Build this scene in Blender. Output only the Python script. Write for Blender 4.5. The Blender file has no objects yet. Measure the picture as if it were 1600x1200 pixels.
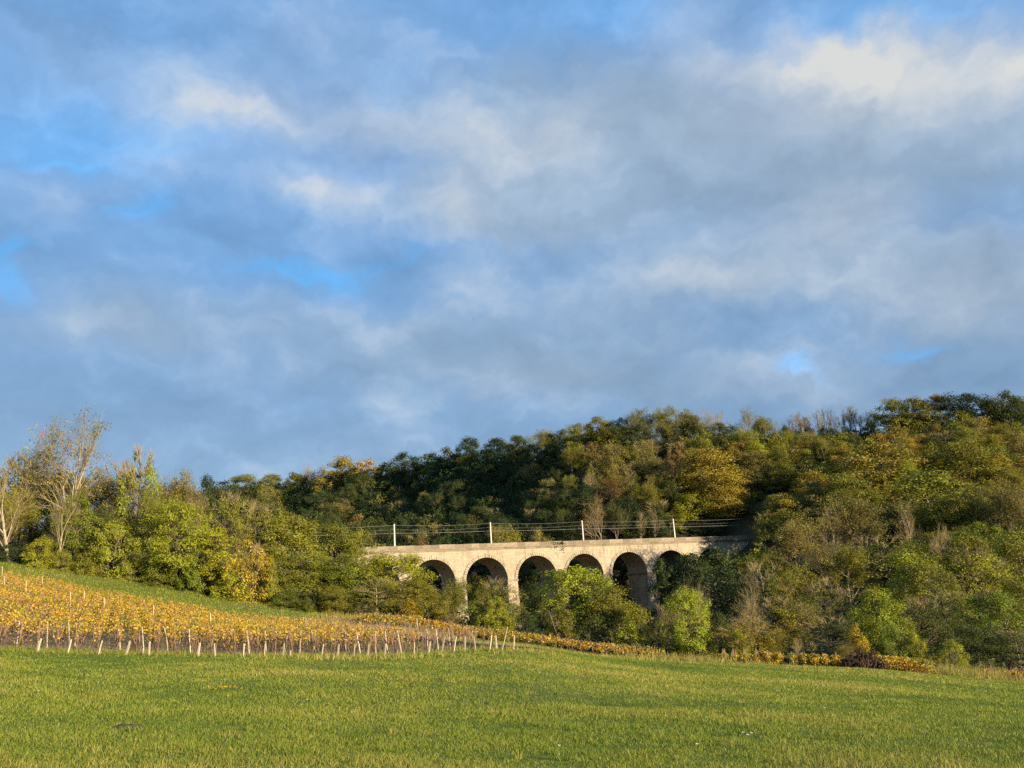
import bpy, math, random
import numpy as np
from mathutils import Matrix, Vector

random.seed(7)
RNG = np.random.default_rng(7)
scene = bpy.context.scene
COL = scene.collection

# ------------------------------------------------------------------ camera
F, W, H = 1300.0, 1600.0, 1200.0
PITCH, ROLL = math.radians(14.5), math.radians(3.7)
CZ = 20.0                                    # height of the eye above the datum
fwd = np.array([0, math.cos(PITCH), math.sin(PITCH)])
r0 = np.array([1.0, 0, 0]); u0 = np.array([0, -math.sin(PITCH), math.cos(PITCH)])
RIGHT = r0 * math.cos(ROLL) - u0 * math.sin(ROLL)
UP = u0 * math.cos(ROLL) + r0 * math.sin(ROLL)
cam_d = bpy.data.cameras.new('camera')
cam_d.sensor_fit = 'HORIZONTAL'; cam_d.sensor_width = 36.0
cam_d.lens = 36.0 * F / W
cam_d.clip_start = 0.1; cam_d.clip_end = 6000
cam = bpy.data.objects.new('camera', cam_d); COL.objects.link(cam)
M = Matrix((RIGHT, UP, -fwd)).transposed().to_4x4()
M.translation = (0, 0, CZ)
cam.matrix_world = M
scene.camera = cam

SUN_DIR = np.array([0.75, -0.66, 0.0]); SUN_DIR /= np.linalg.norm(SUN_DIR)
SUN_EL = math.radians(8.5)
SUN_AZ = math.atan2(SUN_DIR[0], SUN_DIR[1])          # clockwise from +Y
SUN_STRENGTH, SKY_STRENGTH = 4.9, 0.075
sd = bpy.data.lights.new('sun', 'SUN'); sd.energy = SUN_STRENGTH; sd.angle = math.radians(0.5)
sd.color = (1.0, 0.815, 0.57)
so = bpy.data.objects.new('sun', sd); COL.objects.link(so)
sv = Vector((SUN_DIR[0] * math.cos(SUN_EL), SUN_DIR[1] * math.cos(SUN_EL), math.sin(SUN_EL)))
so.rotation_euler = sv.to_track_quat('Z', 'Y').to_euler()
so.location = (120, -120, 120)

scene.view_settings.view_transform = 'Standard'
scene.view_settings.look = 'None'
scene.view_settings.exposure = 1.25
scene.view_settings.gamma = 1.0
scene.view_settings.use_curve_mapping = False
scene.cycles.max_bounces = 6
scene.cycles.diffuse_bounces = 3
scene.cycles.transmission_bounces = 3
scene.cycles.use_denoising = False


def ray(px, py):
    return F * fwd + (np.asarray(px) - W / 2)[..., None] * RIGHT + (H / 2 - np.asarray(py))[..., None] * UP


def at(px, py, Y):
    """The point on the line of sight of a pixel at depth Y."""
    d = ray(np.float64(px), np.float64(py))
    return d / d[1] * Y + np.array([0, 0, CZ])


def to_px(P):
    v = np.asarray(P, float) - np.array([0, 0, CZ])
    f = v @ fwd
    return W / 2 + F * (v @ RIGHT) / f, H / 2 - F * (v @ UP) / f


# ------------------------------------------------------------------ world: sky with cloud layers
world = bpy.data.worlds.new('World'); scene.world = world
world.use_nodes = True
nt = world.node_tree; nt.nodes.clear()


class NT:
    def __init__(s, tree): s.t = tree

    def n(s, typ, **kw):
        nd = s.t.nodes.new(typ)
        for k, v in kw.items(): setattr(nd, k, v)
        return nd

    def put(s, sock, v):
        if isinstance(v, bpy.types.NodeSocket): s.t.links.new(v, sock)
        else: sock.default_value = v

    def m(s, op, a, b=None, c=None, clamp=False):
        nd = s.n('ShaderNodeMath', operation=op, use_clamp=clamp)
        s.put(nd.inputs[0], a)
        if b is not None: s.put(nd.inputs[1], b)
        if c is not None: s.put(nd.inputs[2], c)
        return nd.outputs[0]

    def vm(s, op, a, b=None, out=0):
        nd = s.n('ShaderNodeVectorMath', operation=op)
        s.put(nd.inputs[0], a)
        if b is not None:
            s.put(nd.inputs['Scale'] if op == 'SCALE' else nd.inputs[1], b)
        return nd.outputs[out]

    def noise(s, vec, scale, detail=4.0, rough=0.5, dist=0.0, color=False):
        nd = s.n('ShaderNodeTexNoise')
        if vec is not None: s.put(nd.inputs['Vector'], vec)
        nd.inputs['Scale'].default_value = scale; nd.inputs['Detail'].default_value = detail
        nd.inputs['Roughness'].default_value = rough; nd.inputs['Distortion'].default_value = dist
        return nd.outputs['Color'] if color else nd.outputs['Fac']

    def mix(s, fac, a, b, typ='MIX'):
        nd = s.n('ShaderNodeMix', data_type='RGBA', blend_type=typ)
        s.put(nd.inputs[0], fac)
        for i, v in ((6, a), (7, b)):
            if isinstance(v, tuple) and len(v) == 3: v = (*v, 1)
            s.put(nd.inputs[i], v)
        return nd.outputs[2]

    def ramp(s, v, lo, hi, a=0.0, b=1.0, smooth=True):
        nd = s.n('ShaderNodeMapRange', interpolation_type='SMOOTHSTEP' if smooth else 'LINEAR')
        s.put(nd.inputs[0], v)
        for i, q in enumerate((lo, hi, a, b)): nd.inputs[i + 1].default_value = q
        return nd.outputs[0]


q = NT(nt)
DIRV = q.n('ShaderNodeTexCoord').outputs['Generated']
sky = q.n('ShaderNodeTexSky')
sky.sky_type = 'NISHITA'; sky.sun_disc = False
sky.sun_elevation = SUN_EL; sky.sun_rotation = SUN_AZ
sky.altitude = 150; sky.air_density = 1.0; sky.dust_density = 0.6; sky.ozone_density = 1.6
bg_sky = q.n('ShaderNodeBackground'); nt.links.new(sky.outputs[0], bg_sky.inputs[0])
bg_sky.inputs[1].default_value = SKY_STRENGTH

# clouds lie on a flat layer overhead: project the direction on it, so they flatten to the horizon
sep = q.n('ShaderNodeSeparateXYZ'); nt.links.new(DIRV, sep.inputs[0])
zz = q.m('ADD', q.m('MAXIMUM', sep.outputs[2], 0.0), 0.22)
comb = q.n('ShaderNodeCombineXYZ')
nt.links.new(q.m('DIVIDE', sep.outputs[0], zz), comb.inputs[0])
nt.links.new(q.m('DIVIDE', sep.outputs[1], zz), comb.inputs[1])
PLAN = comb.outputs[0]
warpc = q.vm('SUBTRACT', q.noise(DIRV, 5.0, 5, 0.58, color=True), (0.5, 0.5, 0.5))
fine = q.vm('SUBTRACT', q.noise(DIRV, 19.0, 4, 0.6, color=True), (0.5, 0.5, 0.5))
WD = q.vm('ADD', q.vm('ADD', DIRV, q.vm('SCALE', warpc, 0.10)), q.vm('SCALE', fine, 0.05))


def blobs(items):
    """Sum of soft cloud masses: (px, py, half width px, half height px, amount, tilt)."""
    tot = None
    for px, py, a, b, amt, tilt in items:
        c = ray(np.float64(px), np.float64(py)); c /= np.linalg.norm(c)
        k = np.linalg.norm(ray(np.float64(px), np.float64(py)))
        t = math.radians(tilt)
        ex = RIGHT * math.cos(t) + UP * math.sin(t); ey = -RIGHT * math.sin(t) + UP * math.cos(t)
        ex = ex - c * (ex @ c); ey = ey - c * (ey @ c)
        off = q.vm('SUBTRACT', WD, tuple(c))
        dx = q.m('MULTIPLY', q.vm('DOT_PRODUCT', off, tuple(ex), out=1), k / a)
        dy = q.m('MULTIPLY', q.vm('DOT_PRODUCT', off, tuple(ey), out=1), k / b)
        r2 = q.m('ADD', q.m('MULTIPLY', dx, dx), q.m('MULTIPLY', dy, dy))
        front = q.ramp(q.vm('DOT_PRODUCT', DIRV, tuple(c), out=1), 0.2, 0.5)
        g = q.m('MULTIPLY', q.m('MULTIPLY', q.m('EXPONENT', q.m('MULTIPLY', r2, -0.7)), front), amt)
        tot = g if tot is None else q.m('ADD', tot, g)
    return tot


holes = blobs([(960, 10, 170, 60, 0.9, -5), (100, 60, 260, 110, 0.8, 0), (640, 150, 110, 70, 0.7, 0), (100, 205, 150, 60, 0.75, 10),
               (450, 428, 110, 22, 1.5, -8), (590, 400, 70, 16, 1.3, 12), (10, 440, 26, 60, 1.4, 0), (245, 338, 62, 22, 1.3, 15), (155, 268, 60, 14, .9, -10),
               (1440, 540, 50, 14, 1.2, 4), (1250, 590, 26, 12, 1.1, 0), (1500, 20, 120, 22, 0.6, 0), (1330, 15, 90, 30, 0.9, 0), (30, 385, 55, 14, 1.1, 5), (790, 395, 90, 14, .4, 0),
               (1280, 520, 160, 60, 0.55, 15), (420, 245, 260, 20, 0.45, 0), (300, 690, 260, 50, .5, 0), (1500, 340, 150, 30, .5, 15), (1480, 600, 160, 14, .6, 0)])
white = blobs([(320, 165, 130, 45, 0.36, -14), (420, 185, 110, 40, 0.25, -5), (630, 205, 110, 44, 0.58, -4), (870, 205, 70, 40, 0.30, 10), (520, 310, 110, 30, 0.30, -3),
               (480, 305, 50, 12, 0.2, 12), (720, 335, 60, 32, 0.26, -25), (1330, 76, 80, 26, 0.70, -16), (1180, 104, 100, 26, 0.58, -3), (1420, 116, 170, 32, 0.55, -5), (1560, 125, 80, 44, 0.42, -6),
               (1300, 345, 80, 42, 0.42, 10), (1120, 452, 70, 24, 0.48, -3), (750, 432, 55, 26, 0.22, 0), (150, 515, 90, 26, 0.26, -3), (1550, 435, 130, 60, 0.34, 10), (1090, 40, 60, 50, 0.25, 0),
               (1320, 175, 220, 50, 0.22, 0), (1180, 610, 160, 22, 0.2, 0), (530, 60, 110, 50, .16, 0), (820, 585, 130, 26, .16, 0), (60, 60, 110, 26, .12, 0)])
grey = blobs([(1180, 210, 330, 90, 0.9, -5), (1000, 300, 260, 100, 0.8, 0), (780, 330, 150, 60, 0.5, 0), (700, 540, 330, 60, 0.7, 3), (1520, 220, 170, 60, 0.6, 0), (1500, 460, 180, 100, .75, 10),
              (1000, 590, 320, 40, 0.6, 0), (480, 120, 260, 90, 0.5, -10), (80, 320, 150, 60, 0.4, 0), (150, 520, 170, 40, 0.5, 0), (850, 110, 170, 60, .5, 0), (1230, 430, 260, 60, .7, 5), (350, 480, 300, 40, .3, 0)])
fb1 = q.noise(PLAN, 2.3, 9, 0.56, 0.25)
SQ = q.vm('MULTIPLY', WD, (1.0, 1.0, 1.8))
fb2 = q.noise(SQ, 5.5, 6, 0.52)
fb3 = q.noise(SQ, 13.0, 4, 0.5)
SQU = q.vm('ADD', SQ, (0.035, 0.0, 0.075))
emb = q.m('SUBTRACT', q.noise(SQ, 5.5, 6, 0.52), q.noise(SQU, 5.5, 6, 0.52))
SQ2 = q.vm('ADD', SQ, (0.012, 0.0, 0.026))
emb = q.m('ADD', emb, q.m('MULTIPLY', q.m('SUBTRACT', fb3, q.noise(SQ2, 13.0, 4, 0.5)), 0.55))
tex = q.m('ADD', q.m('MULTIPLY', q.m('SUBTRACT', fb2, 0.5), 1.3), q.m('MULTIPLY', q.m('SUBTRACT', fb3, 0.5), 0.32))
tex = q.m('ADD', tex, q.m('MULTIPLY', q.m('SUBTRACT', fb1, 0.5), 0.8))
gap = q.ramp(q.m('ADD', holes, q.m('MULTIPLY', tex, 1.0)), 0.45, 1.75)
greyness = q.ramp(q.m('SUBTRACT', q.m('ADD', grey, q.m('MULTIPLY', tex, 0.7)), q.m('MULTIPLY', holes, 0.5)), -0.1, 1.2)
body = q.mix(greyness, (0.140, 0.305, 0.575), (0.245, 0.340, 0.465))
body = q.mix(q.ramp(sep.outputs[2], 0.50, 0.14, 0.0, 0.75), body, (0.160, 0.245, 0.375))
body = q.mix(gap, body, (0.100, 0.350, 0.720))
lit = q.m('MULTIPLY', q.m('MULTIPLY', white, 0.76), q.m('ADD', 1.0, q.m('MULTIPLY', tex, 1.3)))
lit = q.m('ADD', lit, q.ramp(tex, -0.05, 0.50, 0.0, 0.22))
body = q.vm('SCALE', body, q.m('ADD', 1.0, q.m('ADD', q.m('MULTIPLY', tex, 0.30), q.m('MULTIPLY', emb, 0.45))))
lit = q.m('ADD', lit, q.m('MULTIPLY', q.ramp(emb, 0.0, 0.40), 0.12))
lit = q.m('MULTIPLY', lit, q.m('ADD', 1.0, q.m('MULTIPLY', emb, 1.0)))
lit = q.m('MINIMUM', q.m('MAXIMUM', lit, 0.0), 1.0)
body = q.mix(lit, body, (0.575, 0.575, 0.555))
bg_cloud = q.n('ShaderNodeBackground'); nt.links.new(body, bg_cloud.inputs[0]); bg_cloud.inputs[1].default_value = 0.605
mixs = q.n('ShaderNodeMixShader')
mixs.inputs[0].default_value = 0.82
nt.links.new(bg_sky.outputs[0], mixs.inputs[1]); nt.links.new(bg_cloud.outputs[0], mixs.inputs[2])
wo = q.n('ShaderNodeOutputWorld'); nt.links.new(mixs.outputs[0], wo.inputs[0])

# ------------------------------------------------------------------ terrain
# columns of (depth Y, image row of the ground there); beyond the frame plain heights
COLS = {
    -700: [(3, -1.75), (11, -1.4), (45, 3.5), (92, 11), (125, 12), (220, 10), (400, 12), (900, 0), (3000, -10)],
    -150: [(11, 1200), (22, 1095), (45, 1017), (91, 888), (115, 846), (140, 842), (220, 860), (330, 900), (520, 870), (900, 870)],
    0: [(11, 1200), (22, 1098), (45, 1021), (91, 916), (115, 872), (140, 868), (220, 890), (330, 900), (520, 830), (800, 850)],
    200: [(11, 1200), (22, 1100), (45, 1026), (91, 953), (113, 895), (140, 896), (220, 910), (330, 900), (500, 860), (680, 800), (800, 800)],
    400: [(11, 1200), (22, 1102), (45, 1029), (91, 986), (110, 930), (130, 930), (220, 950), (350, 892), (580, 850), (680, 768), (800, 790)],
    600: [(11, 1200), (22, 1103), (46, 1029), (62, 1008), (88, 982), (110, 962), (140, 966), (240, 975), (330, 885), (480, 842), (580, 752), (700, 770)],
    800: [(11, 1200), (22, 1103), (50, 1014), (66, 1008), (86, 1005), (110, 1006), (150, 1010), (240, 1008), (264, 965), (312, 862), (390, 812), (460, 722), (600, 740)],
    950: [(11, 1200), (22, 1103), (50, 1040), (72, 1030), (88, 1026), (110, 1026), (160, 1024), (245, 1005), (272, 985), (298, 858), (324, 775), (362, 690), (520, 710)],
    1070: [(11, 1200), (22, 1106), (50, 1055), (88, 1033), (112, 1036), (165, 1028), (225, 985), (276, 975), (302, 850), (330, 755), (365, 680), (520, 690)],
    1300: [(11, 1200), (22, 1112), (50, 1065), (86, 1042), (110, 1045), (165, 1000), (230, 900), (300, 790), (350, 712), (375, 672), (520, 690)],
    1600: [(11, 1200), (22, 1125), (50, 1088), (86, 1068), (110, 1066), (150, 1015), (220, 880), (300, 745), (340, 672), (480, 680)],
    1900: [(11, 1200), (22, 1140), (50, 1105), (86, 1090), (110, 1085), (150, 1040), (220, 930), (300, 800), (340, 740), (480, 760)],
    2600: [(3, -2.0), (11, -3.2), (50, -9), (86, -13), (150, -12), (220, -5), (300, 5), (360, 12), (600, 12), (3000, -10)],
}
NAZ, NLR, LR1 = 361, 420, math.log(5000.0)
azs = np.linspace(-math.pi, math.pi, NAZ)
lrs = np.linspace(0.0, LR1, NLR)
keys, prof = [], []
for px in sorted(COLS):
    rr, hh = [0.0], [-1.6]
    for Y, v in COLS[px]:
        az = math.atan((px - 800) / F) if px in (-700, 2600) else math.atan2(*at(px, 960.0, 1.0)[:2])
        if px in (-700, 2600): z = v
        else: z = at(px, v, Y)[2] - CZ
        rr.append(Y / math.cos(az)); hh.append(z)
    if px not in (-700, 2600):
        rr += [rr[-1] + 500, 5000]; hh += [hh[-1] - 45, -25]
    keys.append(az); prof.append(np.interp(np.exp(lrs), rr, hh))
for a_, pts in ((-math.pi / 2, [(0, -1.6), (60, 2.0), (150, 6), (5000, -10)]), (math.pi / 2, [(0, -1.6), (60, -8), (200, -16), (5000, -20)]),
                (math.pi * 0.75, [(0, -1.6), (60, -4.5), (200, -8), (5000, -20)]), (-math.pi * 0.75, [(0, -1.6), (60, 1), (200, 6), (5000, -10)]),
                (math.pi, [(0, -1.6), (60, -0.5), (200, 2), (5000, -10)]), (-math.pi, [(0, -1.6), (60, -0.5), (200, 2), (5000, -10)])):
    keys.append(a_); prof.append(np.interp(np.exp(lrs), [p[0] for p in pts], [p[1] for p in pts]))
order = np.argsort(keys); keys = np.array(keys)[order]; prof = np.array(prof)[order]
idx = np.clip(np.searchsorted(keys, azs, side='right') - 1, 0, len(keys) - 2)
t_ = (azs - keys[idx]) / (keys[idx + 1] - keys[idx])
t_ = (t_ * t_ * (3 - 2 * t_) * 0.5 + t_ * 0.5)[:, None]
TAB = prof[idx] * (1 - t_) + prof[idx + 1] * t_
kern = np.exp(-0.5 * (np.arange(-9, 10) / 3.5) ** 2); kern /= kern.sum()
TAB = np.apply_along_axis(lambda v: np.convolve(np.pad(v, 9, 'edge'), kern, 'valid'), 1, TAB)
k2 = np.array([1, 2, 3, 2, 1]) / 9.0
TAB = np.apply_along_axis(lambda v: np.convolve(np.pad(v, 2, 'wrap'), k2, 'valid'), 0, TAB)


def height(x, y):
    x = np.asarray(x, float); y = np.asarray(y, float)
    a = (np.arctan2(x, y) + math.pi) / (2 * math.pi) * (NAZ - 1)
    l = np.log(np.maximum(np.hypot(x, y), 1.0)) / LR1 * (NLR - 1)
    i = np.clip(a.astype(int), 0, NAZ - 2); j = np.clip(l.astype(int), 0, NLR - 2)
    fa = a - i; fl = np.clip(l - j, 0, 1)
    return CZ + (TAB[i, j] * (1 - fa) * (1 - fl) + TAB[i + 1, j] * fa * (1 - fl) + TAB[i, j + 1] * (1 - fa) * fl + TAB[i + 1, j + 1] * fa * fl)


def gpt(px, Y):
    """Ground point at depth Y seen near column px."""
    row = 1000.0
    for _ in range(4):
        p = at(px, row, Y)
        z = float(height(p[0], p[1]))
        row = to_px((p[0], p[1], z))[1]
    return np.array([p[0], p[1], z])


def inside(poly, x, y):
    r = np.zeros(np.shape(x), bool); n = len(poly)
    for i in range(n):
        x1, y1 = poly[i]; x2, y2 = poly[(i + 1) % n]
        c = ((y1 > y) != (y2 > y)) & (x < (x2 - x1) * (y - y1) / (y2 - y1 + 1e-12) + x1)
        r ^= c
    return r


def pl(px, Y):
    p = gpt(px, Y); return (p[0], p[1])


HEAD = np.array([-19.0, 40.0]); HEAD /= np.hypot(*HEAD)           # the vine rows run away and to the left
FRONT = [(-260, 44.0), (0, 45.0), (300, 45.6), (560, 46.5), (803, 49.5)]
front_xy = [pl(px, Y) for px, Y in FRONT]
VINE_POLY = front_xy + [pl(525, 89), pl(80, 92), pl(-300, 96)]
BAND_A, BAND_B = np.array(pl(545, 96.5)), np.array(pl(1062, 87))
SOIL_STRIP = [pl(560, 88), pl(803, 66), pl(1000, 80), pl(1062, 86), pl(1062, 90), pl(545, 99)]
HEAP_ROWS = [pl(1120, 87), pl(1460, 85), pl(1470, 97), pl(1120, 99)]
STRIP_POLY = [pl(525, 89.5), pl(80, 92.5), pl(-300, 96.5), pl(-300, 118), pl(60, 114), pl(200, 112), pl(430, 108), pl(560, 103)]
MEADOW_END = [(-400, 44), (0, 45), (300, 45.5), (803, 50), (860, 70), (960, 80), (1062, 87), (1300, 86), (1450, 85), (1600, 88), (2300, 92)]
MEADOW_POLY = [(-260.0, 3.0), (300.0, 3.0)] + [pl(px, Y) for px, Y in reversed(MEADOW_END)]


# ------------------------------------------------------------------ mesh helpers
def mesh_uniform(name, verts, faces, mats=(), attrs=None, mat_idx=None, smooth=False):
    me = bpy.data.meshes.new(name)
    verts = np.ascontiguousarray(verts, np.float32); faces = np.ascontiguousarray(faces, np.int32)
    nf, k = faces.shape
    me.vertices.add(len(verts)); me.vertices.foreach_set('co', verts.ravel())
    me.loops.add(nf * k); me.loops.foreach_set('vertex_index', faces.ravel())
    me.polygons.add(nf); me.polygons.foreach_set('loop_start', np.arange(0, nf * k, k, dtype=np.int32))
    if mat_idx is not None: me.polygons.foreach_set('material_index', np.ascontiguousarray(mat_idx, np.int32))
    me.polygons.foreach_set('use_smooth', np.full(nf, smooth))
    for m in mats: me.materials.append(m)
    for an, (typ, dom, data) in (attrs or {}).items():
        a = me.attributes.new(an, typ, dom)
        a.data.foreach_set('value' if typ == 'FLOAT' else 'color', np.ascontiguousarray(data, np.float32).ravel())
    me.update()
    me.validate(verbose=False)
    return me


class Geo:
    """Collects quads (tubes, boxes, leaves) into one mesh."""
    def __init__(s): s.v, s.f, s.t, s.mi, s.n = [], [], [], [], 0

    def add(s, v, f, tint=0.5, mi=0):
        v = np.asarray(v, float); f = np.asarray(f, int)
        s.v.append(v); s.f.append(f + s.n); s.n += len(v)
        s.t.append(np.broadcast_to(np.asarray(tint, float), (len(f),)))
        s.mi.append(np.full(len(f), mi))

    def tube(s, pts, rad, sides=5, mi=0, tint=0.5, cap=False):
        pts = np.asarray(pts, float); n = len(pts)
        rad = np.broadcast_to(np.asarray(rad, float), (n,))
        d = np.gradient(pts, axis=0); d /= np.linalg.norm(d, axis=1)[:, None] + 1e-9
        ref = np.array([1.0, 0.3, 0.1]) if abs(d[0][2]) > 0.8 else np.array([0.1, 0.2, 1.0])
        a = np.cross(d, ref); a /= np.linalg.norm(a, axis=1)[:, None] + 1e-9
        b = np.cross(d, a)
        th = np.arange(sides) * 2 * math.pi / sides
        v = pts[:, None, :] + rad[:, None, None] * (np.cos(th)[None, :, None] * a[:, None, :] + np.sin(th)[None, :, None] * b[:, None, :])
        v = v.reshape(-1, 3)
        i = np.arange(n - 1)[:, None] * sides; j = np.arange(sides)[None, :]; j2 = (j + 1) % sides
        f = np.stack([i + j, i + j2, i + sides + j2, i + sides + j], -1).reshape(-1, 4)
        s.add(v, f, tint, mi)
        if cap and sides == 4:
            s.add(v[-4:], [[0, 1, 2, 3]], tint, mi); s.add(v[:4], [[3, 2, 1, 0]], tint, mi)

    def box(s, c, size, rot=0.0, mi=0, tint=0.5):
        hx, hy, hz = np.asarray(size) / 2
        v = np.array([[x, y, z] for z in (-hz, hz) for x, y in ((-hx, -hy), (hx, -hy), (hx, hy), (-hx, hy))])
        if rot:
            cr, sr = math.cos(rot), math.sin(rot); v = v @ np.array([[cr, sr, 0], [-sr, cr, 0], [0, 0, 1]])
        s.add(v + np.asarray(c), [[3, 2, 1, 0], [4, 5, 6, 7], [0, 1, 5, 4], [1, 2, 6, 5], [2, 3, 7, 6], [3, 0, 4, 7]], tint, mi)

    def leaves(s, P, size, rng, mi=0, up=0.25, tint=None, aspect=0.62, out=None):
        """Leaf quads (a kite shape) at P with random attitudes."""
        n = len(P)
        if n == 0: return
        nrm = rng.normal(size=(n, 3))
        if out is None: nrm[:, 2] = np.abs(nrm[:, 2]) + up
        else: nrm = nrm * 0.55 + out + [0, 0, up]
        nrm /= np.linalg.norm(nrm, axis=1)[:, None]
        t = np.cross(nrm, rng.normal(size=(n, 3))); t /= np.linalg.norm(t, axis=1)[:, None] + 1e-9
        b = np.cross(nrm, t)
        L = (size * rng.uniform(0.6, 1.35, n))[:, None]; Wd = L * aspect
        v = np.stack([P - t * L * 0.5, P + b * Wd * 0.5 - t * L * 0.05 + nrm * L * 0.10, P + t * L * 0.5, P - b * Wd * 0.5 - t * L * 0.05 + nrm * L * 0.10], 1).reshape(-1, 3)
        f = np.arange(n * 4).reshape(n, 4)
        s.add(v, f, rng.uniform(0, 1, n) if tint is None else tint, mi)

    def mesh(s, name, mats, smooth=False, colors=None):
        at_ = {'tint': ('FLOAT', 'FACE', np.concatenate(s.t))}
        return mesh_uniform(name, np.concatenate(s.v), np.concatenate(s.f), mats, at_, np.concatenate(s.mi), smooth)


def link(name, data, parent=None, loc=None, color=None):
    o = bpy.data.objects.new(name, data); COL.objects.link(o)
    if parent is not None: o.parent = parent
    if loc is not None: o.location = loc
    if color is not None: o.color = (*color, 1)
    return o


def tag(o, label=None, cat=None, group=None, kind=None):
    if label: o['label'] = label
    if cat: o['category'] = cat
    if group: o['group'] = group
    if kind: o['kind'] = kind
    return o


# ------------------------------------------------------------------ materials
def new_mat(name):
    m = bpy.data.materials.new(name); m.use_nodes = True
    m.node_tree.nodes.clear()
    return m, NT(m.node_tree)


def finish(m, N, color, rough=0.8, trans=0.0, bump=None, bump_d=0.02, spec=0.3, trans_color=None):
    p = N.n('ShaderNodeBsdfPrincipled')
    N.put(p.inputs['Base Color'], color if not (isinstance(color, tuple) and len(color) == 3) else (*color, 1))
    N.put(p.inputs['Roughness'], rough)
    p.inputs['Specular IOR Level'].default_value = spec
    if bump is not None:
        b = N.n('ShaderNodeBump'); b.inputs['Strength'].default_value = 0.7; b.inputs['Distance'].default_value = bump_d
        N.put(b.inputs['Height'], bump); N.t.links.new(b.outputs[0], p.inputs['Normal'])
    out = p.outputs[0]
    if trans:
        tr = N.n('ShaderNodeBsdfTranslucent'); N.put(tr.inputs[0], trans_color if trans_color is not None else color)
        mx = N.n('ShaderNodeMixShader'); mx.inputs[0].default_value = trans
        N.t.links.new(out, mx.inputs[1]); N.t.links.new(tr.outputs[0], mx.inputs[2]); out = mx.outputs[0]
    o = N.n('ShaderNodeOutputMaterial'); N.t.links.new(out, o.inputs[0])
    return m


def attr(N, name, out='Fac'):
    a = N.n('ShaderNodeAttribute', attribute_name=name); return a.outputs[out]


# leaves: the object's own colour, varied from leaf to leaf
mat_leaf, N = new_mat('leaf')
oi = N.n('ShaderNodeObjectInfo'); tint = attr(N, 'tint')
clump = N.noise(N.n('ShaderNodeTexCoord').outputs['Object'], 0.45, 2, 0.5)
br = N.m('ADD', N.m('MULTIPLY', tint, 1.0), 0.66)
c1 = N.vm('SCALE', oi.outputs['Color'], br)
hs = N.n('ShaderNodeHueSaturation'); N.put(hs.inputs['Color'], c1)
N.put(hs.inputs['Hue'], N.m('ADD', 0.472, N.m('MULTIPLY', clump, 0.056)))
N.put(hs.inputs['Value'], N.ramp(clump, 0.3, 0.7, 0.75, 1.25))
finish(mat_leaf, N, hs.outputs[0], 0.55, 0.36, spec=0.25)

mat_bark, N = new_mat('bark')
oi = N.n('ShaderNodeObjectInfo')
nz = N.noise(N.n('ShaderNodeTexCoord').outputs['Object'], 3.0, 4, 0.6)
c = N.vm('SCALE', oi.outputs['Color'], N.ramp(nz, 0.3, 0.7, 0.55, 1.2))
finish(mat_bark, N, c, 0.9, bump=nz, bump_d=0.05)

mat_twig, N = new_mat('twig')
tint = attr(N, 'tint')
finish(mat_twig, N, N.mix(tint, (0.13, 0.10, 0.045), (0.27, 0.21, 0.10)), 0.85)

mat_vineleaf, N = new_mat('vine_leaf')
cr = N.n('ShaderNodeValToRGB'); N.put(cr.inputs[0], attr(N, 'tint'))
e = cr.color_ramp.elements
e[0].position, e[0].color = 0.0, (0.10, 0.035, 0.012, 1)
e[1].position, e[1].color = 1.0, (0.10, 0.14, 0.02, 1)
for p_, c_ in ((0.16, (0.24, 0.10, 0.02, 1)), (0.34, (0.50, 0.25, 0.022, 1)), (0.58, (0.64, 0.40, 0.035, 1)), (0.78, (0.42, 0.34, 0.03, 1))):
    k_ = e.new(p_); k_.color = c_
finish(mat_vineleaf, N, cr.outputs[0], 0.55, 0.35)

mat_vinewood, N = new_mat('vine_wood')
finish(mat_vinewood, N, N.mix(attr(N, 'tint'), (0.10, 0.060, 0.038), (0.25, 0.155, 0.095)), 0.9)

mat_post, N = new_mat('weathered_wood')
nz = N.noise(N.vm('MULTIPLY', N.n('ShaderNodeTexCoord').outputs['Object'], (14.0, 14.0, 2.0)), 3.0, 5, 0.6)
rnd = N.n('ShaderNodeObjectInfo').outputs['Random']
c = N.mix(rnd, (0.27, 0.22, 0.155), (0.47, 0.41, 0.30))
finish(mat_post, N, N.mix(N.ramp(nz, 0.42, 0.62, 0, 0.6), c, (0.26, 0.20, 0.13)), 0.85, bump=nz, bump_d=0.01)

mat_stone, N = new_mat('limestone')
tc = N.n('ShaderNodeTexCoord').outputs['Object']
brk = N.n('ShaderNodeTexBrick'); brk.offset = 0.5
mp = N.n('ShaderNodeMapping'); mp.inputs['Rotation'].default_value = (math.radians(90), 0, 0)
N.put(mp.inputs['Vector'], tc); N.t.links.new(mp.outputs[0], brk.inputs['Vector'])
for k_, v_ in (('Scale', 1.0), ('Mortar Size', 0.03), ('Brick Width', 0.8), ('Row Height', 0.42), ('Bias', 0.0)): brk.inputs[k_].default_value = v_
brk.inputs['Color1'].default_value = (0.40, 0.345, 0.24, 1); brk.inputs['Color2'].default_value = (0.27, 0.23, 0.16, 1); brk.inputs['Mortar'].default_value = (0.24, 0.205, 0.145, 1)
n1 = N.noise(tc, 0.22, 6, 0.62, 0.3)
n2 = N.noise(N.vm('MULTIPLY', tc, (0.9, 0.9, 0.10)), 1.3, 5, 0.6)
n3 = N.noise(tc, 1.6, 5, 0.65)
pale = N.mix(N.ramp(n3, 0.3, 0.7), (0.43, 0.37, 0.26), (0.29, 0.245, 0.17))
c = N.mix(0.5, pale, brk.outputs[0])
c = N.mix(N.ramp(n1, 0.46, 0.66, 0, 0.45), c, (0.20, 0.155, 0.105))
c = N.mix(N.ramp(n2, 0.50, 0.66, 0, 0.6), c, (0.155, 0.12, 0.08))
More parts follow.
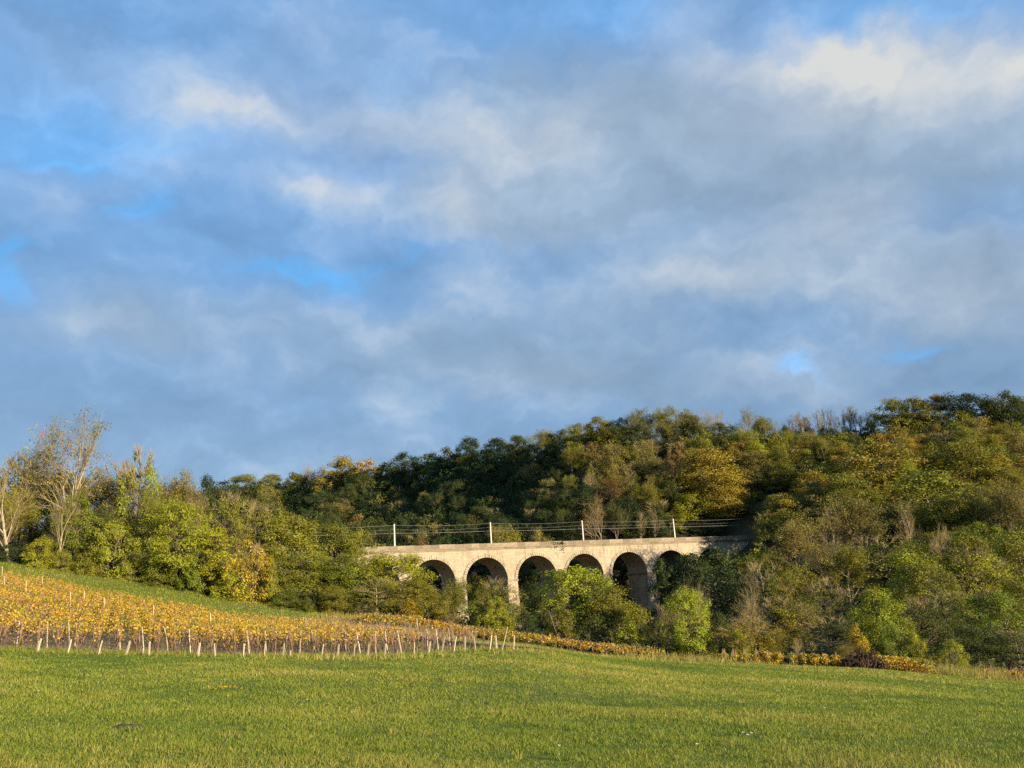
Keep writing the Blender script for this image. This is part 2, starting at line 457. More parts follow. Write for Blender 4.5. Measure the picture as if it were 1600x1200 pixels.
finish(mat_stone, N, c, 0.9, bump=N.m('ADD', brk.outputs['Fac'], N.m('MULTIPLY', n3, -1.5)), bump_d=0.06, spec=0.2)

mat_coping, N = new_mat('weathered_coping_stone')
tc = N.n('ShaderNodeTexCoord').outputs['Object']
n1 = N.noise(tc, 0.35, 6, 0.65); n2 = N.noise(tc, 3.0, 4, 0.6)
c = N.mix(N.ramp(n2, 0.3, 0.7), (0.26, 0.215, 0.15), (0.17, 0.14, 0.10))
c = N.vm('SCALE', c, N.ramp(N.n('ShaderNodeObjectInfo').outputs['Random'], 0, 1, 0.72, 1.2))
c = N.mix(N.ramp(n1, 0.48, 0.64, 0, 0.7), c, (0.125, 0.10, 0.072))
finish(mat_coping, N, c, 0.92, bump=n2, bump_d=0.04, spec=0.2)

mat_concrete, N = new_mat('pale_concrete')
nz = N.noise(N.n('ShaderNodeTexCoord').outputs['Object'], 2.0, 5, 0.6)
finish(mat_concrete, N, N.mix(nz, (0.50, 0.47, 0.42), (0.70, 0.66, 0.60)), 0.85)
mat_wire, N = new_mat('overhead_wire_metal'); finish(mat_wire, N, (0.30, 0.29, 0.27), 0.5)
mat_steel, N = new_mat('weathered_steel')
finish(mat_steel, N, N.mix(N.noise(None, 8.0, 3), (0.10, 0.06, 0.04), (0.20, 0.16, 0.13)), 0.6)
mat_ballast, N = new_mat('ballast')
finish(mat_ballast, N, N.mix(N.noise(N.n('ShaderNodeTexCoord').outputs['Object'], 9.0, 3, .7), (0.06, 0.05, 0.045), (0.22, 0.19, 0.16)), 0.95)
mat_pink, N = new_mat('pink_foil')
finish(mat_pink, N, N.mix(N.noise(N.n('ShaderNodeTexCoord').outputs['Object'], 4.0, 2), (0.42, 0.015, 0.13), (0.55, 0.04, 0.2)), 0.35)
mat_brush, N = new_mat('dead_wood')
finish(mat_brush, N, N.mix(attr(N, 'tint'), (0.030, 0.017, 0.010), (0.15, 0.090, 0.055)), 0.95)
mat_flower, N = new_mat('white_petal'); finish(mat_flower, N, N.mix(attr(N, 'tint'), (0.65, 0.65, 0.6), (0.8, 0.8, 0.78)), 0.6)

mat_grass, N = new_mat('grass_blade')
tint = attr(N, 'tint')
cr = N.n('ShaderNodeValToRGB'); N.put(cr.inputs[0], tint)
e = cr.color_ramp.elements
e[0].position, e[0].color = 0.0, (0.055, 0.105, 0.007, 1)
e[1].position, e[1].color = 1.0, (0.42, 0.32, 0.11, 1)
for p_, c_ in ((0.33, (0.115, 0.175, 0.013, 1)), (0.58, (0.195, 0.235, 0.021, 1)), (0.80, (0.31, 0.285, 0.050, 1))):
    k_ = e.new(p_); k_.color = c_
finish(mat_grass, N, cr.outputs[0], 0.5, 0.35, spec=0.3)

mat_ground, N = new_mat('ground_soil')
tc = N.n('ShaderNodeTexCoord').outputs['Object']
na = N.noise(tc, 0.09, 4, 0.55); nb = N.noise(tc, 1.3, 6, 0.65); nc = N.noise(tc, 6.0, 4, 0.6)
grassc = N.mix(N.ramp(nb, 0.35, 0.65), (0.095, 0.125, 0.014), (0.15, 0.17, 0.022))
grassc = N.mix(N.ramp(na, 0.45, 0.65, 0, 0.5), grassc, (0.17, 0.15, 0.05))
soilc = N.mix(N.ramp(nb, 0.3, 0.7), (0.24, 0.13, 0.08), (0.38, 0.25, 0.16))
soilc = N.mix(N.ramp(nc, 0.52, 0.66, 0, 0.6), soilc, (0.09, 0.11, 0.02))
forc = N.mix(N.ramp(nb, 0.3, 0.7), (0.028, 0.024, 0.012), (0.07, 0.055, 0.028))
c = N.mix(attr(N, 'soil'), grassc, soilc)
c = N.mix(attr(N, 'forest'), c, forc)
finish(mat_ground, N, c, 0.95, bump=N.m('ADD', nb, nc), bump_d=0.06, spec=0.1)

# ------------------------------------------------------------------ the ground, one sheet to the horizon
def build_ground():
    a_in = np.radians(np.arange(-48, 48.01, 0.5)); a_out = np.radians(np.arange(52, 309, 4.0))
    aa = np.concatenate([a_in, a_out]); na = len(aa)
    rr = np.concatenate([[1.2], np.geomspace(2.0, 600, 330), np.geomspace(640, 4800, 24)]); nr = len(rr)
    A, R = np.meshgrid(aa, rr, indexing='ij')
    X, Y = R * np.sin(A), R * np.cos(A)
    Z = height(X, Y)
    nzv = 0.014 * np.sin(X * 1.7 + 0.6 * np.sin(Y * 1.1)) * np.sin(Y * 1.3 + np.sin(X * .9)) + 0.03 * np.sin(X * .31 + 2) * np.sin(Y * .27)
    Z = Z + nzv * np.clip(R / 8, 0, 1) * np.clip(1.2 - R / 300, 0, 1)
    V = np.concatenate([np.stack([X, Y, Z], -1).reshape(-1, 3), [[0, 0, CZ - 1.6]]])
    i = np.arange(na)[:, None]; j = np.arange(nr - 1)[None, :]; i2 = (i + 1) % na
    Fq = np.stack([i * nr + j, i * nr + j + 1, i2 * nr + j + 1, i2 * nr + j], -1).reshape(-1, 4)[:, ::-1]
    c = na * nr; i = np.arange(na)
    Fc = np.stack([np.full(na, c), i * nr, ((i + 1) % na) * nr, ((i + 1) % na) * nr], -1)
    x, y = V[:, 0], V[:, 1]
    soil = (inside(VINE_POLY, x, y) | inside(SOIL_STRIP, x, y) | inside(HEAP_ROWS, x, y)).astype(float)
    open_ = inside(MEADOW_POLY, x, y) | inside(VINE_POLY, x, y) | inside(SOIL_STRIP, x, y) | inside(STRIP_POLY, x, y) | inside(HEAP_ROWS, x, y)
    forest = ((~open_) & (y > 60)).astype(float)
    me = mesh_uniform('ground', V, np.concatenate([Fq]), [mat_ground],
                      {'soil': ('FLOAT', 'POINT', soil), 'forest': ('FLOAT', 'POINT', forest)}, smooth=True)
    # centre fan as triangles folded to quads is avoided: a small disc closes the sheet
    o = link('ground', me); tag(o, kind='structure')
    return nzv


build_ground()

# ------------------------------------------------------------------ viaduct
V_TH = math.radians(27.0)
V0 = at(836, 846.6, 250.0)                      # top of parapet over the third arch
L_SP, R_AR, W_V = 16.2, 6.55, 10.5              # bay length, arch radius, width
ca, sa = math.cos(V_TH), math.sin(V_TH)
TOP = V0[2]
Z_CORN = TOP - 1.25
Z_WALL = TOP - 1.80                              # underside of the cornice
Z_CROWN = TOP - 3.95
Z_SPR = Z_CROWN - R_AR
via = link('viaduct', None); via.location = (V0[0], V0[1], 0); via.rotation_euler = (0, 0, V_TH)
tag(via, 'long pale limestone railway viaduct with round arches crossing the wooded valley', 'viaduct')
I0, I1 = -4, 5                                   # arches, 0 = the third that shows


def vworld(s, y):
    return V0[0] + s * ca - y * sa, V0[1] + s * sa + y * ca


def arch_bay(i):
    g = Geo(); xc = i * L_SP; hp = (L_SP - 2 * R_AR) / 2
    n = 28; th = np.linspace(math.pi, 0, n + 1)
    xs = xc + R_AR * np.cos(th); zs = Z_SPR + R_AR * np.sin(th)
    for y, flip in ((0.0, False), (W_V, True)):
        def quad(p):
            p = np.array([[a, y, b] for a, b in p]); g.add(p[::-1] if flip else p, [[0, 1, 2, 3]])
        for k in range(n):
            for u in range(2):                    # split in height for clean shading
                z0a, z1a = zs[k] + (Z_WALL - zs[k]) * u / 2, zs[k] + (Z_WALL - zs[k]) * (u + 1) / 2
                z0b, z1b = zs[k + 1] + (Z_WALL - zs[k + 1]) * u / 2, zs[k + 1] + (Z_WALL - zs[k + 1]) * (u + 1) / 2
                quad([(xs[k], z0a), (xs[k + 1], z0b), (xs[k + 1], z1b), (xs[k], z1a)])
        for a, b in ((xc - L_SP / 2, xc - R_AR), (xc + R_AR, xc + L_SP / 2)):
            quad([(a, Z_SPR), (b, Z_SPR), (b, Z_WALL), (a, Z_WALL)])
    for k in range(n):
        g.add([[xs[k], 0, zs[k]], [xs[k], W_V, zs[k]], [xs[k + 1], W_V, zs[k + 1]], [xs[k + 1], 0, zs[k + 1]]], [[0, 1, 2, 3]])
    o = link('arch', g.mesh('arch', [mat_stone]), via)
    # the ring of voussoirs, proud of the wall by turns
    r = Geo(); nv = 31
    for k in range(nv):
        a0 = math.pi * (k + 0.07) / nv; a1 = math.pi * (k + 0.93) / nv
        ro = R_AR + 0.85 + (0.22 if k == nv // 2 else 0.0)
        pr = 0.16 + 0.05 * ((k * 7 + i) % 3) + (0.10 if k == nv // 2 else 0)
        P = [(R_AR - 0.03, a0), (ro, a0), (ro, a1), (R_AR - 0.03, a1)]
        fr = [[xc + q_ * math.cos(a), -pr, Z_SPR + q_ * math.sin(a)] for q_, a in P]
        bk = [[xc + q_ * math.cos(a), 0.05, Z_SPR + q_ * math.sin(a)] for q_, a in P]
        r.add(fr + bk, [[0, 1, 2, 3], [0, 4, 5, 1], [1, 5, 6, 2], [2, 6, 7, 3], [3, 7, 4, 0]])
    link('arch_ring', r.mesh('arch_ring', [mat_stone]), o)
    d = Geo(); aq = math.radians(38)
    px_, pz_ = xc + (R_AR - 0.06) * math.cos(aq), Z_SPR + (R_AR - 0.06) * math.sin(aq)
    d.tube([[px_ + .1, W_V * .45, pz_ + .1], [px_ - 0.35, W_V * .45, pz_ - 0.25]], [0.2, 0.2], 6)
    link('drain_spout', d.mesh('drain_spout', [mat_steel]), o)


def pier(i):
    xc = (i - 0.5) * L_SP
    wp = L_SP - 2 * R_AR
    wx, wy = vworld(xc, W_V / 2)
    zb = float(min(height(*vworld(xc, 0)), height(*vworld(xc, W_V)))) - 1.0
    if zb > Z_SPR - 1: zb = Z_SPR - 1.0
    g = Geo(); nseg = 6
    for k in range(nseg):
        za, zb_ = Z_SPR - 0.45 - (Z_SPR - 0.45 - zb) * k / nseg, Z_SPR - 0.45 - (Z_SPR - 0.45 - zb) * (k + 1) / nseg
        ea, eb = 0.028 * (Z_SPR - za), 0.028 * (Z_SPR - zb_)
        def ring(e, z): return [[xc - wp / 2 - e, -e, z], [xc + wp / 2 + e, -e, z], [xc + wp / 2 + e, W_V + e, z], [xc - wp / 2 - e, W_V + e, z]]
        v = ring(eb, zb_) + ring(ea, za)
        g.add(v, [[0, 1, 5, 4], [1, 2, 6, 5], [2, 3, 7, 6], [3, 0, 4, 7]])
    o = link('pier', g.mesh('pier', [mat_stone]), via)
    im = Geo(); im.box([xc, W_V / 2, Z_SPR - 0.22], [wp + 0.44, W_V + 0.5, 0.46])
    link('impost', im.mesh('impost', [mat_coping]), o)


for i in range(I0, I1 + 1): arch_bay(i)
for i in range(I0, I1 + 2): pier(i)
S0, S1 = (I0 - 0.5) * L_SP, (I1 + 0.5) * L_SP
for s_, e_ in ((S0 - 26, S0), (S1, S1 + 26)):    # abutments
    g = Geo(); g.box([(s_ + e_) / 2, W_V / 2, (Z_WALL + TOP - 34) / 2], [e_ - s_, W_V, Z_WALL - TOP + 34])
    link('abutment', g.mesh('abutment', [mat_stone]), via)
g = Geo()
for y in (-0.16, W_V + 0.16):
    g.box([(S0 + S1) / 2, y + (0.35 if y < 0 else -0.35), Z_WALL + 0.20], [S1 - S0 + 52, 1.1, 0.40])
    g.box([(S0 + S1) / 2, y + (0.25 if y < 0 else -0.25), Z_WALL + 0.50], [S1 - S0 + 52, 1.5, 0.20])
link('cornice', g.mesh('cornice', [mat_coping]), via)
rr_ = random.Random(3)
blk = []
for v_ in range(4):
    g = Geo(); g.box([0, 0, 0], [2.40, 0.45, 1.02]); g.box([0, 0, 0.60], [2.44, 0.62, 0.19])
    blk.append(g.mesh('parapet_block', [mat_coping]))
n_blk = int((S1 - S0 + 52) / 2.45)
for k in range(n_blk):
    s_ = S0 - 26 + 2.45 * (k + 0.5)
    px_ = to_px((*vworld(s_, 0), TOP))[0]
    if 540 < px_ < 1230:
        o = link('parapet_block', rr_.choice(blk), via, (s_, 0.28, TOP - 0.70 + rr_.uniform(-0.05, 0.03)))
        o.rotation_euler = (rr_.uniform(-.012, .012), rr_.uniform(-.008, .008), rr_.uniform(-.012, .012))
g = Geo(); g.box([(S0 + S1) / 2, W_V - 0.28, TOP - 0.62], [S1 - S0 + 52, 0.45, 1.26])
link('rear_parapet', g.mesh('rear_parapet', [mat_coping]), via)
g = Geo(); g.box([(S0 + S1) / 2, W_V / 2, Z_WALL + 0.40], [S1 - S0 + 52, W_V - 1.2, 0.75])
link('ballast_bed', g.mesh('ballast_bed', [mat_ballast]), via)
g = Geo()
for y in (2.3, 3.74, 6.2, 7.64): g.box([(S0 + S1) / 2, y, Z_WALL + 0.87], [S1 - S0 + 52, 0.07, 0.16])
link('rail', g.mesh('rail', [mat_steel]), via)

# catenary masts and wires
mast_px = [617, 768, 912, 1055]
mast_rows = [817, 816.5, 814.5, 811]
names_m = ['first pale catenary mast at the tree-hidden west end of the viaduct', 'pale catenary mast above the second visible arch of the viaduct',
           'pale catenary mast above the fourth visible arch of the viaduct', 'pale catenary mast above the half-hidden sixth arch of the viaduct']


def s_of_px(px, row, y=1.0):
    lo, hi = -120.0, 160.0
    for _ in range(50):
        m_ = (lo + hi) / 2
        if to_px((*vworld(m_, y), TOP))[0] < px: lo = m_
        else: hi = m_
    return (lo + hi) / 2


mast_s = []
for px_, row_, lb in zip(mast_px, mast_rows, names_m):
    s_ = s_of_px(px_, row_); mast_s.append(s_)
    x, y = vworld(s_, 1.0)
    t = link('catenary_mast', None, loc=(x, y, Z_WALL + 0.6)); t.rotation_euler = (0, 0, V_TH)
    tag(t, lb, 'mast', 'catenary masts on the viaduct')
    hm = TOP + 6.1 - (Z_WALL + 0.6)
    g = Geo(); g.tube([[0, 0, 0], [0, 0, hm]], [0.25, 0.18], 4, cap=True); link('pole', g.mesh('pole', [mat_concrete]), t)
    g = Geo()
    g.tube([[0, .1, hm - 1.9], [0, 2.1, hm - 0.9]], .045, 4, cap=True); g.tube([[0, .1, hm - 0.6], [0, 2.1, hm - 0.9]], .04, 4, cap=True)
    g.tube([[0, .1, hm - 1.9], [0, 2.3, hm - 2.0]], .035, 4, cap=True)
    link('bracket', g.mesh('bracket', [mat_steel]), t)
dS = mast_s[1] - mast_s[0]
sup = [mast_s[0] - 2 * dS, mast_s[0] - dS] + mast_s + [mast_s[3] + dS]


def wire(name, y, z, sag, rad, label):
    g = Geo(); P = []
    for a, b in zip(sup[:-1], sup[1:]):
        for k in range(10):
            u = k / 10; s_ = a + (b - a) * u; P.append([*vworld(s_, y), z - sag * 4 * u * (1 - u)])
    P.append([*vworld(sup[-1], y), z])
    g.tube(P, rad, 4)
    tag(link(name, g.mesh(name, [mat_wire])), label, 'wire')


wire('feeder_wire', 1.0, TOP + 5.75, 0.35, 0.018, 'topmost thin overhead wire strung between the tops of the viaduct masts')
wire('support_wire', 3.0, TOP + 4.75, 0.35, 0.013, 'sagging middle overhead wire between the viaduct masts')
wire('contact_wire', 3.05, TOP + 3.75, 0.12, 0.026, 'lowest and brightest overhead wire running along the viaduct')

# ------------------------------------------------------------------ trees
UPV = np.array([0, 0, 1.0])
LEAVES = {}                                      # leaf quads of each leafy crown, for the woodland mass


def bez(a, b, c, n):
    t = np.linspace(0, 1, n)[:, None]
    return (1 - t) ** 2 * a + 2 * t * (1 - t) * b + t ** 2 * c


def lobes(rng, k=5):
    ph = rng.uniform(0, 6.28, k); am = rng.uniform(0.05, 0.2, k); fr = rng.integers(1, 5, k); fz = rng.uniform(1, 6, k)
    return lambda a, t: 1 + sum(am[i] * np.sin(fr[i] * a + ph[i] + fz[i] * t) for i in range(k))


def leafy_tree(seed, H=12.0, R=4.4, base=0.16, shape='round', n_cl=125, per=140, leaf=0.225, spread=0.72, flat=0.78, multi=1, density=1.0, bare_top=0.0):
    """Trunk with limbs reaching out to leaf clumps that fill an uneven crown."""
    rng = np.random.default_rng(seed); lb = lobes(rng)
    tr, cr_ = Geo(), Geo()
    stems = []
    for m_ in range(multi):
        off = rng.normal(0, 0.35 if multi > 1 else 0.0, 2); lean = rng.normal(0, 0.12 if multi == 1 else 0.5, 2) * R * 0.5
        top = np.array([off[0] + lean[0], off[1] + lean[1], H * rng.uniform(0.78, 0.92)])
        a = np.array([off[0], off[1], -0.6]); mid = (a + top) / 2 + np.array([*rng.normal(0, 0.35, 2), 0])
        P = bez(a, mid, top, 9); rad = np.linspace(0.020 * H / math.sqrt(multi), 0.03, 9); rad[0] *= 1.35
        stems.append((P, rad)); tr.tube(P, rad, 7, tint=0.5)
    cents = []
    while len(cents) < n_cl:
        t = rng.uniform(0, 1); a = rng.uniform(0, 6.283)
        if shape == 'round': env = math.sqrt(max(0, 1 - (2 * t ** 0.85 - 1) ** 2)) ** 0.8
        elif shape == 'dome': env = math.sqrt(max(0, 1 - t ** 2.2))
        elif shape == 'cone': env = (1 - t) ** 0.8 * min(1, 0.45 + t * 4)
        elif shape == 'column': env = 0.75 * min(1, (1 - t) * 3) ** .7 * min(1, .5 + t * 2)
        else: env = 0.35 + 0.65 * math.sqrt(max(0, 1 - (1.5 * t - 0.75) ** 2 * 1.6)) if t < .93 else .4      # vase
        rr = env * R * lb(a, t) * rng.uniform(0.15, 1) ** 0.45
        if rng.uniform() > 0.25 + 0.75 * env: continue
        z = H * (base + (1 - base) * t * 0.97)
        cents.append(np.array([rr * math.cos(a), rr * math.sin(a), z]))
    for c in cents:
        P, rad = stems[rng.integers(len(stems))]
        zz_ = c[2] - np.hypot(c[0], c[1]) * rng.uniform(0.35, 0.8)
        k = int(np.clip(np.searchsorted(P[:, 2], zz_), 1, len(P) - 2)); s_ = P[k]
        mid = s_ * 0.5 + c * 0.5 + np.array([*rng.normal(0, 0.2, 2), rng.uniform(-0.1, 0.5)])
        L = np.linalg.norm(c - s_)
        br_ = bez(s_, mid, c, 5)
        tr.tube(br_, np.linspace(min(rad[k] * 0.7, 0.02 + 0.018 * L), 0.015, 5), 4)
        sc = rng.uniform(0.65, 1.35) * spread * R / 4.4
        for _ in range(2):
            e_ = c + rng.normal(0, 0.7, 3) * sc * np.array([1, 1, 0.6]); cr_.tube([c * .6 + br_[3] * .4, (c + e_) / 2 + [0, 0, .08], e_], [0.022, 0.016, 0.008], 3, mi=1, tint=rng.uniform())
        if rng.uniform() > density or c[2] > H * (1 - bare_top * rng.uniform(.5, 1)):
            for _ in range(9):
                e_ = c + rng.normal(0, 0.8, 3) * sc * np.array([1, 1, 0.6]) + [0, 0, 0.7]; cr_.tube([br_[3], (c + e_) / 2, e_], [0.03, 0.02, 0.01], 3, mi=1, tint=rng.uniform())
            m_ = per // 6
        else: m_ = int(per * rng.uniform(0.6, 1.35) * min(1.6, (sc / spread) ** 1.5 + .2))
        p_ = rng.normal(size=(m_, 3)); p_ /= np.linalg.norm(p_, axis=1)[:, None] + 1e-9
        rad_ = rng.uniform(0.02, 1, m_) ** 0.4
        lump = 1 + 0.25 * np.sin(p_[:, 0] * 5 + c[0]) * np.sin(p_[:, 1] * 5 + c[1]) + 0.2 * np.sin(p_[:, 2] * 6 + c[2])
        out_ = p_ * 0.7 + c / np.linalg.norm(c - [0, 0, H * .4]) * [1, 1, 0] * 0.35
        p_ = p_ * (rad_ * lump)[:, None] * sc * 1.45 * np.array([1, 1, flat])
        p_[:, 2] -= 0.10 * (p_[:, 0] ** 2 + p_[:, 1] ** 2) / max(sc, .3)
        cr_.leaves(c + p_, leaf, rng, up=0.35, out=out_, tint=np.clip(rng.uniform(0, 1, m_) * 0.6 + rng.uniform(0, .4), 0, 1))
    cm = cr_.mesh('crown', [mat_leaf, mat_twig])
    sel = np.concatenate(cr_.mi) == 0
    LEAVES[cm.name] = (np.concatenate(cr_.v)[np.concatenate(cr_.f)[sel]], np.concatenate(cr_.t)[sel])
    return tr.mesh('trunk', [mat_bark], True), cm, H, R


def bare_tree(seed, H=13.0, R=4.6, leafp=0.0, spread=0.55, trunk=0.28, leaf=0.26, kids=(5, 5, 4, 4), multi=1, per_tip=6, up=0.25, thick=1.0):
    """A branching skeleton, limbs to fine twigs; some twigs still carry leaves."""
    rng = np.random.default_rng(seed); tr, cr_ = Geo(), Geo()
    tips = []

    def rec(p, d, L, rad, lev):
        n = 5 if lev < 2 else (4 if lev == 2 else 3)
        pts = [p]; dd = d
        for k in range(n - 1):
            dd = dd + rng.normal(0, 0.10 + 0.05 * lev, 3) + UPV * up * 0.3; dd = dd / np.linalg.norm(dd)
            pts.append(pts[-1] + dd * L / (n - 1))
        pts = np.array(pts); g = tr if lev <= 1 else cr_
        g.tube(pts, np.linspace(rad, rad * 0.5, n) * (thick if lev else 1), 7 if lev == 0 else (4 if lev == 1 else 3), mi=0 if lev <= 1 else 1, tint=rng.uniform())
        if lev >= len(kids): tips.append(pts[-1]); return
        nk = kids[lev]
        for k in range(nk):
            u = (0.35 if lev else trunk / 0.5 * 0.55) + (1 - (0.35 if lev else trunk / 0.5 * 0.55)) * (k + rng.uniform(0, 0.9)) / nk
            q_ = u * (n - 1); i = min(int(q_), n - 2); s_ = pts[i] + (pts[i + 1] - pts[i]) * (q_ - i)
            td = pts[i + 1] - pts[i]; td /= np.linalg.norm(td)
            side = np.cross(td, rng.normal(size=3)); side /= np.linalg.norm(side)
            an = spread * rng.uniform(0.6, 1.35)
            nd = td * math.cos(an) + side * math.sin(an)
            rec(s_, nd, L * rng.uniform(0.5, 0.78), rad * 0.5 * (1 - 0.4 * u) + 0.006, lev + 1)
        rec(pts[-1], dd, L * 0.55, rad * 0.45, lev + 1)

    for m_ in range(multi):
        d = np.array([*rng.normal(0, 0.05 if multi == 1 else 0.28, 2), 1.0]); d /= np.linalg.norm(d)
        rec(np.array([*rng.normal(0, 0.3 if multi > 1 else 0, 2), -0.5]), d, H * (0.52 if multi == 1 else 0.5), 0.016 * H / math.sqrt(multi) + 0.03, 0)
    tips = np.array(tips)
    if leafp > 0:
        sel = tips[rng.uniform(size=len(tips)) < leafp]
        P = np.repeat(sel, per_tip, 0) + rng.normal(0, 0.28, (len(sel) * per_tip, 3))
        cr_.leaves(P, leaf, rng)
    h = np.percentile(tips[:, 2], 99.5); r_ = np.percentile(np.hypot(tips[:, 0], tips[:, 1]), 93)
    cm = cr_.mesh('crown', [mat_leaf, mat_twig])
    sel = np.concatenate(cr_.mi) == 0
    if sel.any(): LEAVES[cm.name] = (np.concatenate(cr_.v)[np.concatenate(cr_.f)[sel]], np.concatenate(cr_.t)[sel])
    return tr.mesh('trunk', [mat_bark], True), cm, h, r_


PROTO = {
    'round': [leafy_tree(11, shape='round', base=.08), leafy_tree(12, shape='round', R=4.6, base=.05), leafy_tree(13, shape='dome', base=0.04, n_cl=150)],
    'layer': [leafy_tree(21, shape='dome', base=0.08, n_cl=150, flat=0.58, spread=0.95, per=144), leafy_tree(22, shape='round', base=0.04, n_cl=140, flat=0.58, spread=0.95, per=144)],
    'upright': [leafy_tree(31, shape='vase', R=3.2, n_cl=105, per=128, base=.06), leafy_tree(32, shape='column', R=3.0, n_cl=110, base=0.06, per=128)],
    'airy': [leafy_tree(41, shape='vase', R=3.6, n_cl=105, per=73, density=0.78, bare_top=0.15), leafy_tree(42, shape='round', R=4.2, n_cl=110, per=73, density=0.75, bare_top=0.2)],
    'bush': [leafy_tree(51, H=6, R=3.2, base=0.0, shape='dome', n_cl=95, multi=5, per=136, leaf=.185), leafy_tree(52, H=6, R=2.6, base=0.0, shape='cone', n_cl=90, multi=4, per=136, leaf=.185),
             leafy_tree(53, H=6, R=3.0, base=0.02, shape='vase', n_cl=95, multi=6, per=104, leaf=.18, density=0.85)],
    'bare': [bare_tree(61, spread=0.5), bare_tree(62, spread=0.62, trunk=0.2), bare_tree(63, spread=0.45, multi=3, kids=(4, 4, 4, 4), up=.4)],
    'half': [bare_tree(71, leafp=0.9, per_tip=13, leaf=.24), bare_tree(72, leafp=0.95, spread=0.6, per_tip=14, leaf=.24), bare_tree(73, leafp=0.9, multi=3, kids=(4, 4, 4, 4), spread=.5, per_tip=13, leaf=.24)],
    'tuft': [bare_tree(81, leafp=0.30, spread=0.5, trunk=.34, kids=(5, 5, 4, 3), per_tip=9, leaf=.22)],
    'slim': [bare_tree(91, spread=0.36, trunk=.4, kids=(4, 4, 4, 3), up=.6, leafp=.06)],
}
FAR = {
    'round': [leafy_tree(111, n_cl=90, per=105, leaf=0.31, spread=.85, base=.08), leafy_tree(112, n_cl=95, per=105, leaf=0.31, R=4.8, spread=.82, base=.06), leafy_tree(113, shape='dome', base=.05, n_cl=110, per=105, leaf=0.31, spread=.8), leafy_tree(114, n_cl=85, per=105, leaf=0.30, R=4.2, spread=.9, base=.08)],
    'layer': [leafy_tree(121, shape='dome', base=.05, n_cl=105, per=105, leaf=.31, flat=.58, spread=1.0), leafy_tree(122, shape='round', base=.05, n_cl=105, per=105, leaf=.31, flat=.58, spread=1.0)],
    'upright': [leafy_tree(131, shape='vase', R=3.4, n_cl=85, per=96, leaf=.30, spread=.8, base=.06), leafy_tree(132, shape='column', R=3.2, base=.06, n_cl=85, per=96, leaf=.30)],
    'airy': [leafy_tree(141, shape='vase', R=3.8, n_cl=90, per=59, leaf=.28, density=.8, bare_top=.15, base=.08), leafy_tree(142, R=4.3, n_cl=95, per=59, leaf=.28, density=.78, bare_top=.2, base=.08)],
}
for k_ in ('bush', 'bare', 'half', 'tuft'): FAR[k_] = PROTO[k_]
FAR['slim'] = [bare_tree(191, spread=0.55, trunk=.42, kids=(4, 4, 4, 3), up=.25, leafp=.10, thick=1.6, leaf=.22), bare_tree(192, spread=0.68, trunk=.45, kids=(5, 4, 3, 3), up=.2, leafp=.25, thick=1.6, leaf=.22), bare_tree(193, spread=0.5, trunk=.3, kids=(3, 4, 4, 3), up=.3, leafp=.15, thick=1.6, leaf=.22), bare_tree(194, spread=0.75, trunk=.48, kids=(4, 3, 4, 3), up=.2, leafp=.3, thick=1.5, leaf=.22)]

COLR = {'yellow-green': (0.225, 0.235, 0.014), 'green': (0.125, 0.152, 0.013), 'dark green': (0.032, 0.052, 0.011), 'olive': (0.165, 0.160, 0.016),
        'ochre': (0.230, 0.175, 0.018), 'russet': (0.175, 0.105, 0.028), 'golden': (0.310, 0.235, 0.014), 'buff': (0.180, 0.155, 0.035), 'dull green': (0.070, 0.083, 0.014)}  # dark and dull green lowered further to put hillside shade into the leaves
NOUN = {'round': 'round leafy tree', 'layer': 'broad layered tree', 'upright': 'upright leafy tree', 'airy': 'thinly leaved tree', 'bush': 'bushy shrub', 'bare': 'bare twiggy tree',
        'half': 'half-bare tree', 'tuft': 'leaf-tufted bare tree', 'slim': 'slim bare tree'}
NAME = {'round': 'leafy_tree', 'layer': 'leafy_tree', 'upright': 'leafy_tree', 'airy': 'sparse_tree', 'bush': 'shrub', 'bare': 'bare_tree', 'half': 'sparse_tree', 'tuft': 'bare_tree', 'slim': 'bare_tree'}
BARKS = [(0.10, 0.075, 0.05), (0.16, 0.13, 0.09), (0.075, 0.06, 0.042)]
PALE_BARK = (0.33, 0.27, 0.18)
TREES = []                                       # dicts: placed first, pruned by what shows, then built


def tree(px, top, hw, Y, kind, colr, label=None, bark=None, sink=0.0):
    X = at(px, top + 40, Y)[0]
    g = float(height(X, Y)); zt = at(px, top, Y)[2]
    h = max(zt - g + 0.3, 2.0)
    r = hw * Y / F
    TREES.append(dict(px=px, top=top, hw=hw, X=X, Y=Y, g=g - 0.3, h=h, r=r, kind=kind, colr=colr, label=label, bark=bark))


T = tree
# --- the copse at the left, behind the grass strip
T(25, 720, 62, 112, 'bare', 'buff', 'bare vase-shaped tree with pale fanning limbs behind the far vine posts', PALE_BARK)
T(56, 650, 42, 126, 'tuft', 'olive', 'tall dark-trunked sparse tree with a pink scrap in its top', (0.05, 0.042, 0.03))
T(118, 643, 58, 123, 'tuft', 'buff', 'tallest pale bare tree rising above the left copse', PALE_BARK)
T(36, 690, 26, 128, 'tuft', 'olive', 'small wispy treetop just beside the dark-trunked tall tree')
T(28, 712, 50, 134, 'airy', 'olive'); T(-45, 715, 60, 126, 'airy', 'olive'); T(-120, 730, 60, 124, 'round', 'olive'); T(100, 735, 45, 132, 'round', 'dull green')
T(185, 745, 40, 130, 'airy', 'buff')
T(218, 702, 36, 124, 'airy', 'yellow-green', 'tall thin yellow-green treetop standing out against the sky')
T(122, 762, 34, 113, 'upright', 'green', 'bright green pointed tree at the strip edge behind a slender pale trunk')
T(98, 755, 26, 111, 'slim', 'buff', 'slender pale bare tree leaning over the green pointed tree', PALE_BARK)
T(64, 838, 26, 110.5, 'bush', 'yellow-green'); T(12, 850, 30, 112, 'bush', 'dark green'); T(-40, 840, 40, 112, 'bush', 'green')
